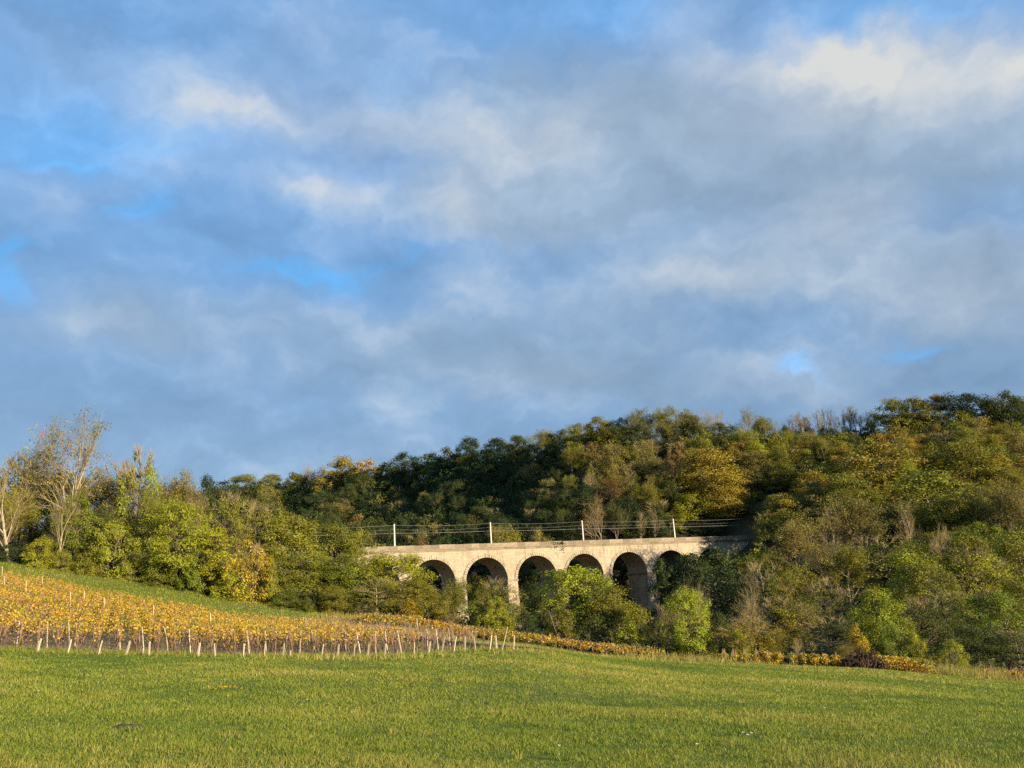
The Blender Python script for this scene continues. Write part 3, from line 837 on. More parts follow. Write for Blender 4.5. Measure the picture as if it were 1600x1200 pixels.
T(180, 812, 38, 110.5, 'bush', 'yellow-green', 'yellow-green shrub between the green pointed tree and the lush maple-like tree')
T(240, 768, 40, 116, 'half', 'olive'); T(215, 790, 26, 118, 'bare', 'buff')
T(278, 780, 54, 110, 'round', 'yellow-green', 'lush bright round tree in the middle of the left copse')
T(338, 822, 44, 108.5, 'upright', 'yellow-green'); T(392, 842, 36, 107.5, 'bush', 'golden', 'golden-yellow bush at the right end of the left copse'); T(425, 870, 16, 108, 'bush', 'yellow-green')
T(358, 768, 32, 118, 'airy', 'olive'); T(285, 742, 44, 134, 'half', 'buff'); T(240, 748, 40, 136, 'half', 'buff'); T(322, 744, 24, 150, 'round', 'dark green', 'small dark round treetop between the left copse and the far hill')
T(318, 765, 32, 128, 'bare', 'buff'); T(400, 785, 36, 130, 'airy', 'olive'); T(440, 795, 40, 135, 'round', 'olive'); T(150, 790, 30, 118, 'round', 'dull green')
T(305, 850, 30, 107.5, 'bush', 'green'); T(255, 860, 30, 108, 'bush', 'green'); T(140, 855, 26, 110, 'bush', 'olive'); T(210, 862, 22, 109, 'bush', 'yellow-green'); T(355, 875, 30, 106.5, 'bush', 'yellow-green'); T(95, 860, 18, 110, 'bush', 'olive')
# --- green wood running down to the viaduct
T(455, 808, 62, 124, 'round', 'olive'); T(518, 818, 56, 130, 'round', 'olive'); T(558, 822, 26, 140, 'upright', 'olive', 'small leafy treetop poking up before the west end of the viaduct')
T(470, 862, 54, 114, 'layer', 'olive', 'layered olive tree beside the golden bush'); T(540, 868, 54, 114, 'round', 'green'); T(612, 862, 62, 113, 'round', 'yellow-green', 'broad yellow-green tree covering the foot of the first visible arch')
T(655, 905, 38, 108, 'round', 'olive'); T(590, 905, 44, 107, 'airy', 'olive', None, PALE_BARK); T(525, 915, 40, 106.5, 'round', 'olive'); T(450, 918, 36, 106, 'bush', 'green'); T(640, 935, 26, 104.5, 'bush', 'golden')
T(480, 935, 22, 104.5, 'bush', 'green'); T(570, 945, 22, 104, 'bush', 'dull green'); T(700, 958, 18, 104, 'bush', 'buff')
T(725, 905, 40, 113, 'half', 'olive', 'half-bare twiggy tree before the pier of the first and second arches', PALE_BARK); T(775, 905, 34, 113, 'airy', 'olive'); T(742, 940, 30, 106, 'bush', 'green'); T(778, 930, 24, 104, 'upright', 'yellow-green'); T(795, 955, 16, 106, 'half', 'buff')
T(832, 905, 28, 124, 'bare', 'buff', 'pale bare twigs standing before the third visible arch', PALE_BARK); T(820, 955, 32, 106, 'bush', 'dark green'); T(850, 945, 28, 110, 'bush', 'dull green'); T(847, 925, 26, 120, 'airy', 'dull green')
T(905, 886, 66, 118, 'round', 'yellow-green', 'big yellow-green tree hiding the foot of the fourth arch'); T(962, 915, 56, 114, 'round', 'olive'); T(878, 942, 36, 106, 'bush', 'olive'); T(985, 962, 30, 105, 'bush', 'yellow-green'); T(930, 960, 44, 108, 'bush', 'dull green'); T(905, 990, 18, 104, 'bush', 'dark green')
T(1024, 938, 26, 116, 'bare', 'buff', 'cluster of bare upright twigs left of the bright yellow-green tree'); T(1010, 975, 20, 106, 'half', 'olive'); T(1040, 985, 18, 108, 'bush', 'dull green')
T(1076, 918, 38, 102, 'round', 'yellow-green', 'bright yellow-green tree standing alone at the meadow edge below the last arches'); T(1085, 902, 44, 150, 'bare', 'buff', 'fan of pale bare twigs behind the bright yellow-green tree', PALE_BARK)
T(1128, 958, 22, 108, 'bush', 'dull green'); T(1115, 985, 18, 106, 'bush', 'dark green'); T(1178, 965, 44, 100, 'airy', 'ochre', 'ochre-green bushy tree with bare twigs on top, left of the vine row ends'); T(1180, 930, 40, 104, 'bare', 'buff'); T(1160, 985, 24, 99, 'bush', 'yellow-green'); T(1205, 985, 26, 99.5, 'half', 'olive')
T(1243, 995, 20, 101, 'bare', 'buff', 'small grey bare shrub beside the ochre-green tree')
T(150, 735, 46, 134, 'half', 'buff'); T(62, 745, 40, 134, 'half', 'olive'); T(188, 722, 30, 136, 'airy', 'buff'); T(10, 760, 44, 122, 'half', 'olive'); T(110, 790, 34, 121, 'half', 'buff')
T(1200, 802, 28, 268, 'airy', 'olive'); T(1160, 778, 36, 306, 'round', 'dark green'); T(1192, 790, 32, 300, 'round', 'dull green'); T(1185, 768, 42, 312, 'round', 'green'); T(1150, 785, 40, 312, 'round', 'dull green'); T(1222, 770, 40, 280, 'layer', 'ochre'); T(1250, 790, 34, 262, 'airy', 'olive'); T(1175, 800, 26, 314, 'half', 'olive')
# --- dark trees against the last arches and right of them
T(1040, 872, 24, 205, 'upright', 'dark green'); T(1078, 862, 44, 205, 'layer', 'dark green', 'dark layered tree half covering the sixth arch'); T(1140, 866, 60, 212, 'round', 'dull green'); T(1122, 858, 30, 216, 'round', 'dark green'); T(1120, 885, 60, 175, 'round', 'dark green'); T(1205, 866, 44, 215, 'half', 'olive')
T(1240, 808, 46, 222, 'half', 'buff', 'tall half-bare tree hiding the east end of the viaduct'); T(1190, 880, 48, 160, 'airy', 'dull green'); T(1255, 885, 46, 150, 'half', 'olive'); T(1180, 905, 40, 140, 'bare', 'buff'); T(1290, 905, 40, 140, 'airy', 'dull green')  # dull green crowns carry the lower slope's deep shadow in their leaf colour
T(1338, 768, 52, 226, 'half', 'buff', 'large rounded half-bare tree in the middle of the right-hand slope'); T(1295, 790, 34, 224, 'bare', 'buff'); T(1300, 830, 44, 205, 'bare', 'buff'); T(1405, 775, 32, 222, 'bare', 'buff'); T(1385, 840, 60, 190, 'airy', 'olive'); T(1320, 850, 40, 185, 'half', 'olive')
T(1450, 735, 70, 245, 'layer', 'olive'); T(1500, 768, 56, 232, 'round', 'olive'); T(1378, 692, 68, 285, 'layer', 'ochre', 'broad ochre tree on the upper right-hand slope'); T(1500, 690, 60, 285, 'layer', 'olive')
T(1478, 812, 26, 205, 'bare', 'russet', 'small russet bare crown among green trees on the right-hand slope'); T(1530, 815, 40, 205, 'round', 'green'); T(1575, 748, 50, 215, 'half', 'buff'); T(1600, 825, 50, 170, 'round', 'olive'); T(1560, 790, 50, 225, 'round', 'dark green')
T(1270, 735, 34, 285, 'layer', 'ochre'); T(1320, 740, 40, 270, 'layer', 'olive')
T(1368, 920, 52, 115, 'round', 'yellow-green', 'sunlit yellow-green tree above the brush heap'); T(1342, 975, 26, 100, 'bush', 'golden', 'golden-yellow shrub right behind the brush heap'); T(1395, 972, 28, 99, 'bush', 'green'); T(1435, 985, 18, 98, 'bush', 'yellow-green'); T(1322, 1005, 26, 99, 'half', 'buff')
T(1492, 1000, 24, 96, 'bush', 'yellow-green', 'isolated yellow-green shrub at the meadow edge before dark woods'); T(1550, 1033, 20, 95, 'bush', 'green'); T(1300, 965, 40, 110, 'airy', 'dull green'); T(1280, 1000, 30, 103, 'bush', 'dull green'); T(1470, 1035, 16, 95, 'bush', 'olive')
T(1450, 880, 50, 150, 'round', 'olive'); T(1520, 855, 46, 155, 'airy', 'yellow-green'); T(1475, 920, 46, 130, 'airy', 'olive'); T(1560, 925, 52, 122, 'round', 'green'); T(1600, 900, 40, 130, 'round', 'olive'); T(1440, 935, 34, 118, 'airy', 'dull green'); T(1525, 975, 44, 108, 'round', 'dull green'); T(1590, 985, 44, 106, 'airy', 'dull green'); T(1650, 950, 60, 115, 'round', 'olive'); T(1480, 970, 28, 107, 'bush', 'dull green'); T(1620, 1010, 24, 100, 'bush', 'dull green')
T(1690, 860, 70, 170, 'round', 'olive'); T(1420, 860, 40, 170, 'round', 'yellow-green'); T(1250, 940, 44, 118, 'half', 'buff'); T(1215, 935, 40, 118, 'airy', 'olive')
# --- skyline of the far hill
for px, top, hw, kind, colr in ((350, 752, 26, 'round', 'dull green'), (385, 742, 30, 'round', 'olive'), (425, 740, 28, 'round', 'olive'), (462, 738, 22, 'round', 'dull green'), (482, 722, 24, 'bare', 'buff'),
                                (505, 735, 24, 'half', 'russet'), (535, 713, 34, 'round', 'ochre'), (572, 718, 26, 'round', 'golden'), (605, 720, 26, 'round', 'dull green'), (635, 708, 28, 'round', 'dark green'),
                                (665, 712, 24, 'round', 'dull green'), (695, 700, 28, 'round', 'dull green'), (735, 682, 30, 'round', 'dark green'), (775, 684, 28, 'layer', 'dark green'), (810, 680, 26, 'round', 'dull green'),
                                (845, 672, 28, 'half', 'olive'), (875, 672, 24, 'round', 'dark green'), (905, 660, 26, 'round', 'olive'), (940, 650, 26, 'round', 'olive'), (970, 652, 22, 'round', 'dark green'),
                                (1008, 640, 28, 'half', 'olive'), (1040, 638, 30, 'half', 'olive'), (1075, 642, 26, 'half', 'buff'), (1105, 636, 32, 'bare', 'buff'), (1135, 640, 24, 'bare', 'buff'), (1165, 632, 20, 'tuft', 'olive'), (1192, 650, 22, 'half', 'olive'), (1212, 652, 12, 'slim', 'dark green')):
    T(px, top, hw, float(np.interp(px, [350, 480, 600, 750, 850, 950, 1080, 1250], [700, 650, 578, 490, 430, 366, 364, 372])), kind, colr)
for k_, (px, top) in enumerate(((1228, 656), (1241, 650), (1253, 642), (1266, 645), (1278, 640), (1290, 634), (1302, 637), (1316, 630), (1328, 632), (1340, 638), (1353, 638), (1366, 640))):
    T(px, top, 13 + (k_ * 7) % 6, 374, 'slim', ('buff', 'russet', 'dark green')[k_ % 3], None, (0.07, 0.055, 0.04)); T(px + 6, top + 8 + (k_ * 5) % 9, 12, 379, 'slim', ('dark green', 'buff', 'olive')[k_ % 3], None, (0.07, 0.055, 0.04)); T(px + 2, 664 + (k_ * 3) % 7, 12, 369, 'bush', 'dark green')
for px, top, hw, kind, colr, Y in ((1398, 622, 32, 'round', 'olive', 362), (1432, 620, 36, 'round', 'olive', 358), (1462, 618, 30, 'round', 'russet', 358), (1495, 614, 36, 'round', 'dark green', 352), (1535, 616, 34, 'round', 'dark green', 348),
                                   (1570, 612, 32, 'round', 'dull green', 345), (1600, 616, 34, 'round', 'dull green', 342), (1640, 620, 40, 'round', 'dull green', 340)):
    T(px, top, hw, Y, kind, colr)
sk = random.Random(12)
for k_ in range(46):
    px = 345 + k_ * 19.5 + sk.uniform(-4, 4)
    if px > 1225: break
    top = float(np.interp(px, [330, 400, 560, 640, 750, 870, 950, 1020, 1110, 1200, 1240], [760, 750, 726, 722, 696, 686, 664, 656, 652, 672, 672])) + sk.uniform(0, 8)
    Yk = float(np.interp(px, [350, 480, 600, 750, 850, 950, 1080, 1250], [700, 650, 578, 490, 430, 366, 364, 372]))
    T(px, top, 22, Yk - 7, sk.choice(['round', 'round', 'airy', 'half']), sk.choice(['dull green', 'olive', 'dull green', 'dark green']))
# dark trees close behind the arches
for px, top, Yk in ((690, 880, 262), (720, 872, 275), (765, 885, 270), (790, 872, 282), (838, 880, 276), (868, 868, 290), (905, 875, 285), (935, 868, 296), (970, 890, 290), (990, 870, 302), (1045, 872, 305), (1015, 872, 300)):
    T(px, top, 36, Yk, 'round', 'dark green')
# bushes just behind the viaduct parapet
T(795, 822, 34, 285, 'bush', 'olive', 'olive shrub behind the parapet beside the second mast'); T(845, 826, 26, 290, 'bush', 'buff', 'buff scrub behind the parapet between the second and third masts'); T(660, 838, 24, 300, 'bush', 'russet'); T(925, 772, 22, 296, 'tuft', 'russet', 'russet leaning bare tree behind the third mast')
for px, top, kd, cl, Yk in ((940, 790, 'slim', 'dark green', 298), (962, 785, 'half', 'dull green', 298), (985, 775, 'round', 'dark green', 303), (1000, 796, 'slim', 'buff', 297), (1024, 790, 'slim', 'buff', 298), (1034, 780, 'airy', 'dull green', 303), (1090, 812, 'bush', 'dull green', 300), (1120, 812, 'bush', 'dark green', 299), (1010, 755, 'half', 'olive', 312), (985, 738, 'airy', 'olive', 321), (1030, 735, 'half', 'buff', 322), (1050, 750, 'round', 'dull green', 315), (960, 745, 'half', 'russet', 318)):
    T(px, top, 13 if kd == 'slim' else 26, Yk, kd, cl, None, (0.30, 0.25, 0.17) if kd == 'slim' else None)
T(1060, 790, 24, 305, 'bush', 'ochre', 'small ochre tree right behind the fourth mast'); T(1012, 800, 12, 312, 'slim', 'buff', 'thin pale-trunked tree behind the parapet left of the fourth mast', PALE_BARK); T(1100, 700, 60, 318, 'layer', 'ochre'); T(1080, 770, 34, 304, 'round', 'yellow-green'); T(1130, 740, 40, 305, 'layer', 'ochre')

# --- the wooded slopes in between, filled at a natural spacing
GREENS = {'shade': ['dull green', 'dark green', 'dark green', 'dark green', 'dull green', 'dark green', 'dark green', 'buff'],  # mostly dark leaf colours, so the hillside's shade is painted into its crowns
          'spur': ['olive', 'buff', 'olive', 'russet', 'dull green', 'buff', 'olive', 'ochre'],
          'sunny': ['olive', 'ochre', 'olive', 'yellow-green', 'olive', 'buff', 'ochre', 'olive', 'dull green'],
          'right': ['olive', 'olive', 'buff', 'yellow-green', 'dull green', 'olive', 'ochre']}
fr = np.random.default_rng(42)
placed = [(t['X'], t['Y'], min(t['r'], 6.5)) for t in TREES if t['Y'] > 120]
ridgeY = lambda px: float(np.interp(px, [300, 400, 600, 800, 900, 950, 1070, 1300, 1600, 1750], [705, 685, 582, 463, 405, 366, 366, 375, 345, 340]))
for _ in range(14000):
    px = fr.uniform(330, 1660)
    y0 = np.interp(px, [330, 560, 600, 800, 1000, 1120, 1140, 1180, 1700], [350, 290, 240, 240, 240, 240, 200, 140, 125])
    y1 = ridgeY(px) - 4
    Y = fr.uniform(y0, y1)
    X = at(px, 800, Y)[0]
    zz_ = float(height(X, Y))
    ux, uy = X - V0[0], Y - V0[1]
    s_, d_ = ux * ca + uy * sa, -ux * sa + uy * ca
    if -5 < d_ < W_V + 4.5 and S0 - 26 < s_ < S1 + 26: continue
    if d_ < 0 and s_ < 58: continue
    low = d_ < 0 and s_ < 92
    r = fr.uniform(3.9, 6.2) * max(1.0, Y / 370)
    if any((X - a) ** 2 + (Y - b) ** 2 < (0.72 * (r + c)) ** 2 for a, b, c in placed): continue
    row = to_px((X, Y, zz_ + 9))[1]
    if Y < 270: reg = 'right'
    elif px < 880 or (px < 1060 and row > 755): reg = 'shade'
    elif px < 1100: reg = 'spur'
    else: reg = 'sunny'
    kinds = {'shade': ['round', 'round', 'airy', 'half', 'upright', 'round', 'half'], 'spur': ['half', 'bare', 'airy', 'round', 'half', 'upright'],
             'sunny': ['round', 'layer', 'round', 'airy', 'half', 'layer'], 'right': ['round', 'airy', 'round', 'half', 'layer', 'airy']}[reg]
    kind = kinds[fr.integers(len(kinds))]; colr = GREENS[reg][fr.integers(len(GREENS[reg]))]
    if kind == 'bare': colr = 'buff'
    h = fr.uniform(10, 15.5) * (0.85 if reg == 'right' else 1.0) * (r / 5) ** 0.6
    if low: h = min(h, TOP - 5.5 - zz_)
    if h < 5: continue
    tx, ty = to_px((X, Y, zz_ + h))
    lim = float(np.interp(tx, [330, 400, 560, 640, 750, 870, 950, 1020, 1110, 1200, 1300, 1380, 1420, 1600, 1700], [756, 748, 722, 716, 690, 680, 660, 648, 646, 668, 672, 670, 632, 624, 624]))
    if ty < lim:
        h = (at(px, lim + fr.uniform(0, 6), Y)[2] - zz_)
        if h < 7: continue
    placed.append((X, Y, r))
    TREES.append(dict(px=float(tx), top=float(ty), hw=r * F / Y, X=X, Y=Y, g=zz_ - 0.3, h=h, r=r, kind=kind, colr=colr, label=None, bark=None))

# --- leave out what stands wholly behind other things
cov = np.zeros((300, 400), bool)
yy_, xx_ = np.mgrid[0:300, 0:400]; yy_ = yy_ * 4 + 2; xx_ = xx_ * 4 + 2
keep = []
for t in sorted(TREES, key=lambda d: d['Y']):
    bx, by = to_px((t['X'], t['Y'], t['g'])); tx, ty = to_px((t['X'], t['Y'], t['g'] + t['h']))
    hw = t['r'] * F / t['Y']; leafy = t['kind'] in ('round', 'layer', 'upright', 'bush', 'airy')
    cy, hy = (ty * 0.55 + by * 0.45), (by - ty) * 0.5
    e2 = ((xx_ - (bx + tx) / 2) / (hw * 0.95)) ** 2 + ((yy_ - cy) / (hy * 1.0)) ** 2
    m_ = e2 < 1; tot = int(((math.pi * hw * hy) / 16))
    vis = int((m_ & ~cov).sum())
    outside = bx + hw < -60 or bx - hw > 1660
    t['vis'] = vis
    if not outside and vis < max(3, 0.06 * tot) and not t['label']: continue
    if leafy: cov |= (e2 < 0.72)
    elif t['kind'] == 'half': cov |= (e2 < 0.4)
    t['pxm'] = (bx + tx) / 2; t['row'] = cy; keep.append(t)

# --- the 300 odd trees that show largest are things; the rest of the wood is one mass
rank = sorted((t for t in keep if t['kind'] in ('round', 'layer', 'upright', 'airy', 'half') and not t['label']), key=lambda d: -d['vis'])
n_other = sum(1 for t in keep if t['kind'] != 'bush') - len(rank)
rest = rank[max(0, 300 - n_other):]
rest_ids = {id(t) for t in rest}
keep = [t for t in keep if id(t) not in rest_ids]
# --- labels that single each tree out
ORD = ['first', 'second', 'third', 'fourth', 'fifth', 'sixth', 'seventh', 'eighth', 'ninth', 'tenth', 'eleventh', 'twelfth', 'thirteenth', 'fourteenth', 'fifteenth', 'sixteenth', 'seventeenth', 'eighteenth', 'nineteenth', 'twentieth'] 
for t_, u_ in (('twenty', 'thirtieth'), ('thirty', 'fortieth'), ('forty', 'fiftieth')): ORD += [t_ + '-' + w for w in ORD[:9]] + [u_]
NUM = ['zero', 'one', 'two', 'three', 'four', 'five', 'six', 'seven', 'eight', 'nine', 'ten', 'eleven', 'twelve', 'thirteen', 'fourteen', 'fifteen', 'sixteen', 'seventeen', 'eighteen', 'nineteen', 'twenty'] 
for t_, u_ in (('twenty', 'thirty'), ('thirty', 'forty'), ('forty', 'fifty')): NUM += [t_ + '-' + w for w in NUM[1:10]] + [u_]


def region(t):
    px, top, Y, row = t['pxm'], t['top'], t['Y'], t['row']
    if Y < 160 and px < 440: return 'in the left copse'
    if Y < 160 and px < 700: return 'in the wood before the viaduct'
    if Y < 160 and px < 1130: return 'below the viaduct arches'
    if Y < 135 and px >= 1130: return 'along the meadow edge'
    sky = float(np.interp(px, [330, 400, 560, 640, 750, 870, 950, 1020, 1110, 1200, 1300, 1380, 1420, 1600, 1700], [756, 748, 722, 716, 690, 680, 660, 648, 646, 668, 640, 640, 632, 624, 624]))
    if top < sky + 7 and Y > 320:
        return 'on the shaded skyline' if px < 880 else ('on the skyline above the viaduct' if px < 1215 else 'on the right skyline')
    if px < 600: return 'on the shaded hillside, far end'
    if px < 880: return 'high on the shaded hillside' if row < 775 else 'low on the shaded hillside'
    if px < 1100: return 'on the spur above the viaduct'
    if Y > 262: return 'on the sunny upper slope'
    return 'on the lower right-hand slope'


classes = {}
for t in keep:
    t['reg'] = region(t)
    if not t['label']:
        adj = t['colr'] if t['kind'] not in ('bare', 'tuft', 'slim') else {'buff': 'buff', 'russet': 'russet', 'dark green': 'dark', 'olive': 'olive'}.get(t['colr'], t['colr'])
        t['desc'] = adj + ' ' + NOUN[t['kind']]
        classes.setdefault((t['desc'], t['reg']), []).append(t)
for (desc, reg), ts in classes.items():
    ts.sort(key=lambda d: d['pxm']); n = len(ts)
    for i, t in enumerate(ts):
        if n == 1: t['label'] = f'{desc} {reg}'
        elif n == 2: t['label'] = f"{'left' if i == 0 else 'right'} one of two {desc}s {reg}".replace('shrubs', 'shrubs')
        else:
            t['label'] = f"{ORD[i]} from left of {NUM[n]} {desc}s {reg}"

trng = random.Random(5)
for t in keep:
    lib = PROTO if t['Y'] < 165 else FAR
    var = lib[t['kind']]
    tm, cm, ph, pr = var[trng.randrange(len(var))]
    nm = NAME[t['kind']]
    root = link(nm, None, loc=(t['X'], t['Y'], t['g']))
    root.rotation_euler = (0, 0, trng.uniform(0, 6.28))
    s_ = t['r'] / pr; sz = t['h'] / ph
    s_ = min(max(s_, sz * 0.5), sz * 1.9)
    root.scale = (s_ * trng.uniform(.95, 1.05), s_, sz)
    tag(root, t['label'], 'shrub' if t['kind'] == 'bush' else 'tree', 'trees and shrubs ' + t['reg'])
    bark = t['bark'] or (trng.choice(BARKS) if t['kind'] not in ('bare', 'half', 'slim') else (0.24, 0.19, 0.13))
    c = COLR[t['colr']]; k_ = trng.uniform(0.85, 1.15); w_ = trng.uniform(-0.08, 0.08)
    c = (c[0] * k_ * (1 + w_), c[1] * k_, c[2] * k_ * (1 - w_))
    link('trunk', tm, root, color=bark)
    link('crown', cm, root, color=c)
print('TREES kept', len(keep), 'of', len(TREES), 'heights', round(min(t['h'] for t in keep), 1), round(max(t['h'] for t in keep), 1))

mat_mass, N = new_mat('woodland_leaf')
c1 = N.vm('SCALE', attr(N, 'col', 'Color'), N.m('ADD', N.m('MULTIPLY', attr(N, 'tint'), 0.9), 0.55))
finish(mat_mass, N, c1, 0.55, 0.30, spec=0.25)
wr = np.random.default_rng(61)
VV, TT, CC = [], [], []
for t in rest:
    _, cm, ph, pr = (PROTO if t['Y'] < 165 else FAR)[t['kind']][wr.integers(2)]
    q4, tn_ = LEAVES[cm.name]
    k_ = wr.choice(len(q4), min(len(q4), 1900 if t['vis'] > 25 else 1200), replace=False); q4 = q4[k_].astype(float)
    ce = q4.mean(1, keepdims=True); q4 = ce + (q4 - ce) * 2.1
    a = wr.uniform(0, 6.28); s_ = t['r'] / pr; sz = t['h'] / ph; s_ = min(max(s_, sz * 0.5), sz * 1.9)
    x, y, z = q4[..., 0] * s_, q4[..., 1] * s_, q4[..., 2] * sz
    VV.append(np.stack([x * math.cos(a) - y * math.sin(a) + t['X'], x * math.sin(a) + y * math.cos(a) + t['Y'], z + t['g']], -1))
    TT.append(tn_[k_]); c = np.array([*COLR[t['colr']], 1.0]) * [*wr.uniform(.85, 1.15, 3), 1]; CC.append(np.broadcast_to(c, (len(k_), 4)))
VV = np.concatenate(VV); nq = len(VV)
me = mesh_uniform('woodland', VV.reshape(-1, 3), np.arange(nq * 4).reshape(nq, 4), [mat_mass], {'tint': ('FLOAT', 'FACE', np.concatenate(TT)), 'col': ('FLOAT_COLOR', 'FACE', np.concatenate(CC))})
tag(link('woodland', me), 'small mixed treetops showing between the larger trees on the slopes', 'woodland', kind='stuff')
print('MASS', len(rest), nq)

# pink scrap caught in a treetop
p = at(66, 678, 125.0)
g = Geo()
for k_, (w_, h_) in enumerate(((0.15, 0.2), (0.13, 0.17), (0.11, 0.15))):
    th = np.linspace(0, 2 * math.pi, 9); z = np.linspace(-h_, h_, 6) + 0.35 * k_ - .3
    for i in range(5):
        ra, rb = w_ * math.sqrt(max(0.02, 1 - (np.linspace(-1, 1, 6)[i]) ** 2)), w_ * math.sqrt(max(0.02, 1 - (np.linspace(-1, 1, 6)[i + 1]) ** 2))
        for j in range(8):
            g.add([[ra * math.cos(th[j]) + .1 * k_, ra * .7 * math.sin(th[j]), z[i]], [ra * math.cos(th[j + 1]) + .1 * k_, ra * .7 * math.sin(th[j + 1]), z[i]],
                   [rb * math.cos(th[j + 1]) + .1 * k_, rb * .7 * math.sin(th[j + 1]), z[i + 1]], [rb * math.cos(th[j]) + .1 * k_, rb * .7 * math.sin(th[j]), z[i + 1]]], [[0, 1, 2, 3]])
tag(link('pink_scrap', g.mesh('pink_scrap', [mat_pink]), loc=tuple(p)), 'tiny bright pink scrap caught in the top of a tall tree', 'scrap')

# undergrowth between the trunks: uncountable low leaves on the wooded slopes
def undergrowth():
    rng = np.random.default_rng(8); n = 46000
    px = rng.uniform(-150, 1750, n); Y = 100 + 610 * rng.uniform(0, 1, n) ** 1.1
    X = (px - 800) / F * Y
    ok = Y < np.interp(px, [300, 400, 600, 800, 950, 1070, 1300, 1600, 1750], [720, 700, 595, 475, 376, 376, 386, 356, 354])
    open_ = inside(MEADOW_POLY, X, Y) | inside(VINE_POLY, X, Y) | inside(SOIL_STRIP, X, Y) | inside(STRIP_POLY, X, Y) | inside(HEAP_ROWS, X, Y)
    ux, uy = X - V0[0], Y - V0[1]; d_ = -ux * sa + uy * ca
    ok &= ~open_ & ~((d_ > -1) & (d_ < W_V + 1)) & (Y > np.interp(px, [0, 400, 800, 1100, 1700], [112, 106, 104, 98, 94]))
    X, Y = X[ok], Y[ok]; Z = height(X, Y)
    m_ = 5
    P = np.repeat(np.stack([X, Y, Z], 1), m_, 0); k = len(P)
    P += rng.normal(0, 1, (k, 3)) * [0.9, 0.9, 0]; P[:, 2] += rng.uniform(0.1, 1.0, k) ** 1.5 * 2.2
    g = Geo(); g.leaves(P, 0.8, rng, up=0.5)
    o = link('undergrowth', g.mesh('undergrowth', [mat_leaf]), color=(0.060, 0.060, 0.018))
    tag(o, 'low tangled undergrowth covering the ground beneath the trees', 'undergrowth', kind='stuff')


undergrowth()

# ------------------------------------------------------------------ vineyard
vr = np.random.default_rng(17)
ROW_STEP = 1.05
fx = np.array([p[0] for p in front_xy]); fy = np.array([p[1] for p in front_xy])
SHORT_PX = [59, 104, 154, 194, 222, 233, 309, 337, 379, 412, 441, 455, 502, 527, 551, 574, 599, 619, 647, 669, 689, 708, 726, 743, 763, 776, 801]


def vine_row(start, heading, length, dens, green, name_label, group, h0=0.45, h1=1.32, leaf=0.115, thick=0.22):
    """One trellised row: leaf wall, woody stems with canes, and two wires."""
    n = int(length / 0.5)
    root = link('vine_row', None, loc=(start[0], start[1], float(height(*start))))
    tag(root, name_label, 'vine row', group)
    z0 = float(height(*start)); hd = np.asarray(heading); nrm = np.array([-hd[1], hd[0]])
    dens = np.broadcast_to(np.asarray(dens, float), (n,))
    # leaves in tufts along the row
    plant = np.repeat(vr.uniform(0.25, 1.6, n // 2 + 1), 2)[:n]; lowv = np.repeat(vr.uniform(-0.2, 0.3, n // 2 + 1), 2)[:n]
    cnt = vr.poisson(dens * 0.5 * plant); N_ = int(cnt.sum())
    if N_ > 0:
        k = np.repeat(np.arange(n), cnt); s_ = (k + vr.uniform(0, 1, N_)) * 0.5
        hgt = h0 + lowv[k] * (h0 > 0.4) + (h1 - h0 - lowv[k] * (h0 > 0.4)) * vr.beta(2.0, 1.4, N_) + 0.12 * np.sin(k * 1.7 + vr.uniform(0, 6))
        xy = np.asarray(start) + s_[:, None] * hd + (vr.normal(0, thick, N_))[:, None] * nrm
        P = np.stack([xy[:, 0] - start[0], xy[:, 1] - start[1], height(xy[:, 0], xy[:, 1]) - z0 + hgt], 1)
        g = Geo(); tt = np.clip(vr.normal(0.64 + 0.16 * np.sin(k * 0.21 + start[0]) + green, 0.27, N_) + 0.18 * (hgt - 1.0), 0, 1)
        g.leaves(P, leaf, vr, up=0.1, tint=tt, aspect=0.85)
        o = link('foliage', g.mesh('foliage', [mat_vineleaf]), root); o['kind'] = 'stuff'
    g = Geo()
    for i in range(int(length / 1.0)):
        s_ = i + vr.uniform(0.2, 0.8); b = np.asarray(start) + s_ * hd
        zb = float(height(*b)) - z0; b = np.array([b[0] - start[0], b[1] - start[1], zb - 0.05])
        tp = b + [*(vr.normal(0, 0.10, 2)), vr.uniform(0.45, 0.65)]
        g.tube([b, (b + tp) / 2 + [*(vr.normal(0, .05, 2)), 0], tp], [0.035, 0.03, 0.025], 4, tint=vr.uniform(0, .5))
        for _ in range(5):
            e_ = tp + [*(vr.uniform(-.55, .55) * hd), vr.uniform(0.25, 0.95)]; g.tube([tp, tp * .45 + e_ * .55 + [*(vr.normal(0, .08, 2)), 0.08], e_], [0.018, 0.014, 0.009], 3, tint=vr.uniform(.3, 1))
    o = link('vine_stems', g.mesh('vine_stems', [mat_vinewood]), root); o['kind'] = 'stuff'
    for hw_ in (0.55, 1.15):
        g = Geo(); S = np.linspace(0, length, max(3, int(length / 4)))
        xy = np.asarray(start) + S[:, None] * hd
        g.tube(np.stack([xy[:, 0] - start[0], xy[:, 1] - start[1], height(xy[:, 0], xy[:, 1]) - z0 + hw_], 1), 0.005, 3)
        link('trellis_wire', g.mesh('trellis_wire', [mat_wire]), root)
    return root


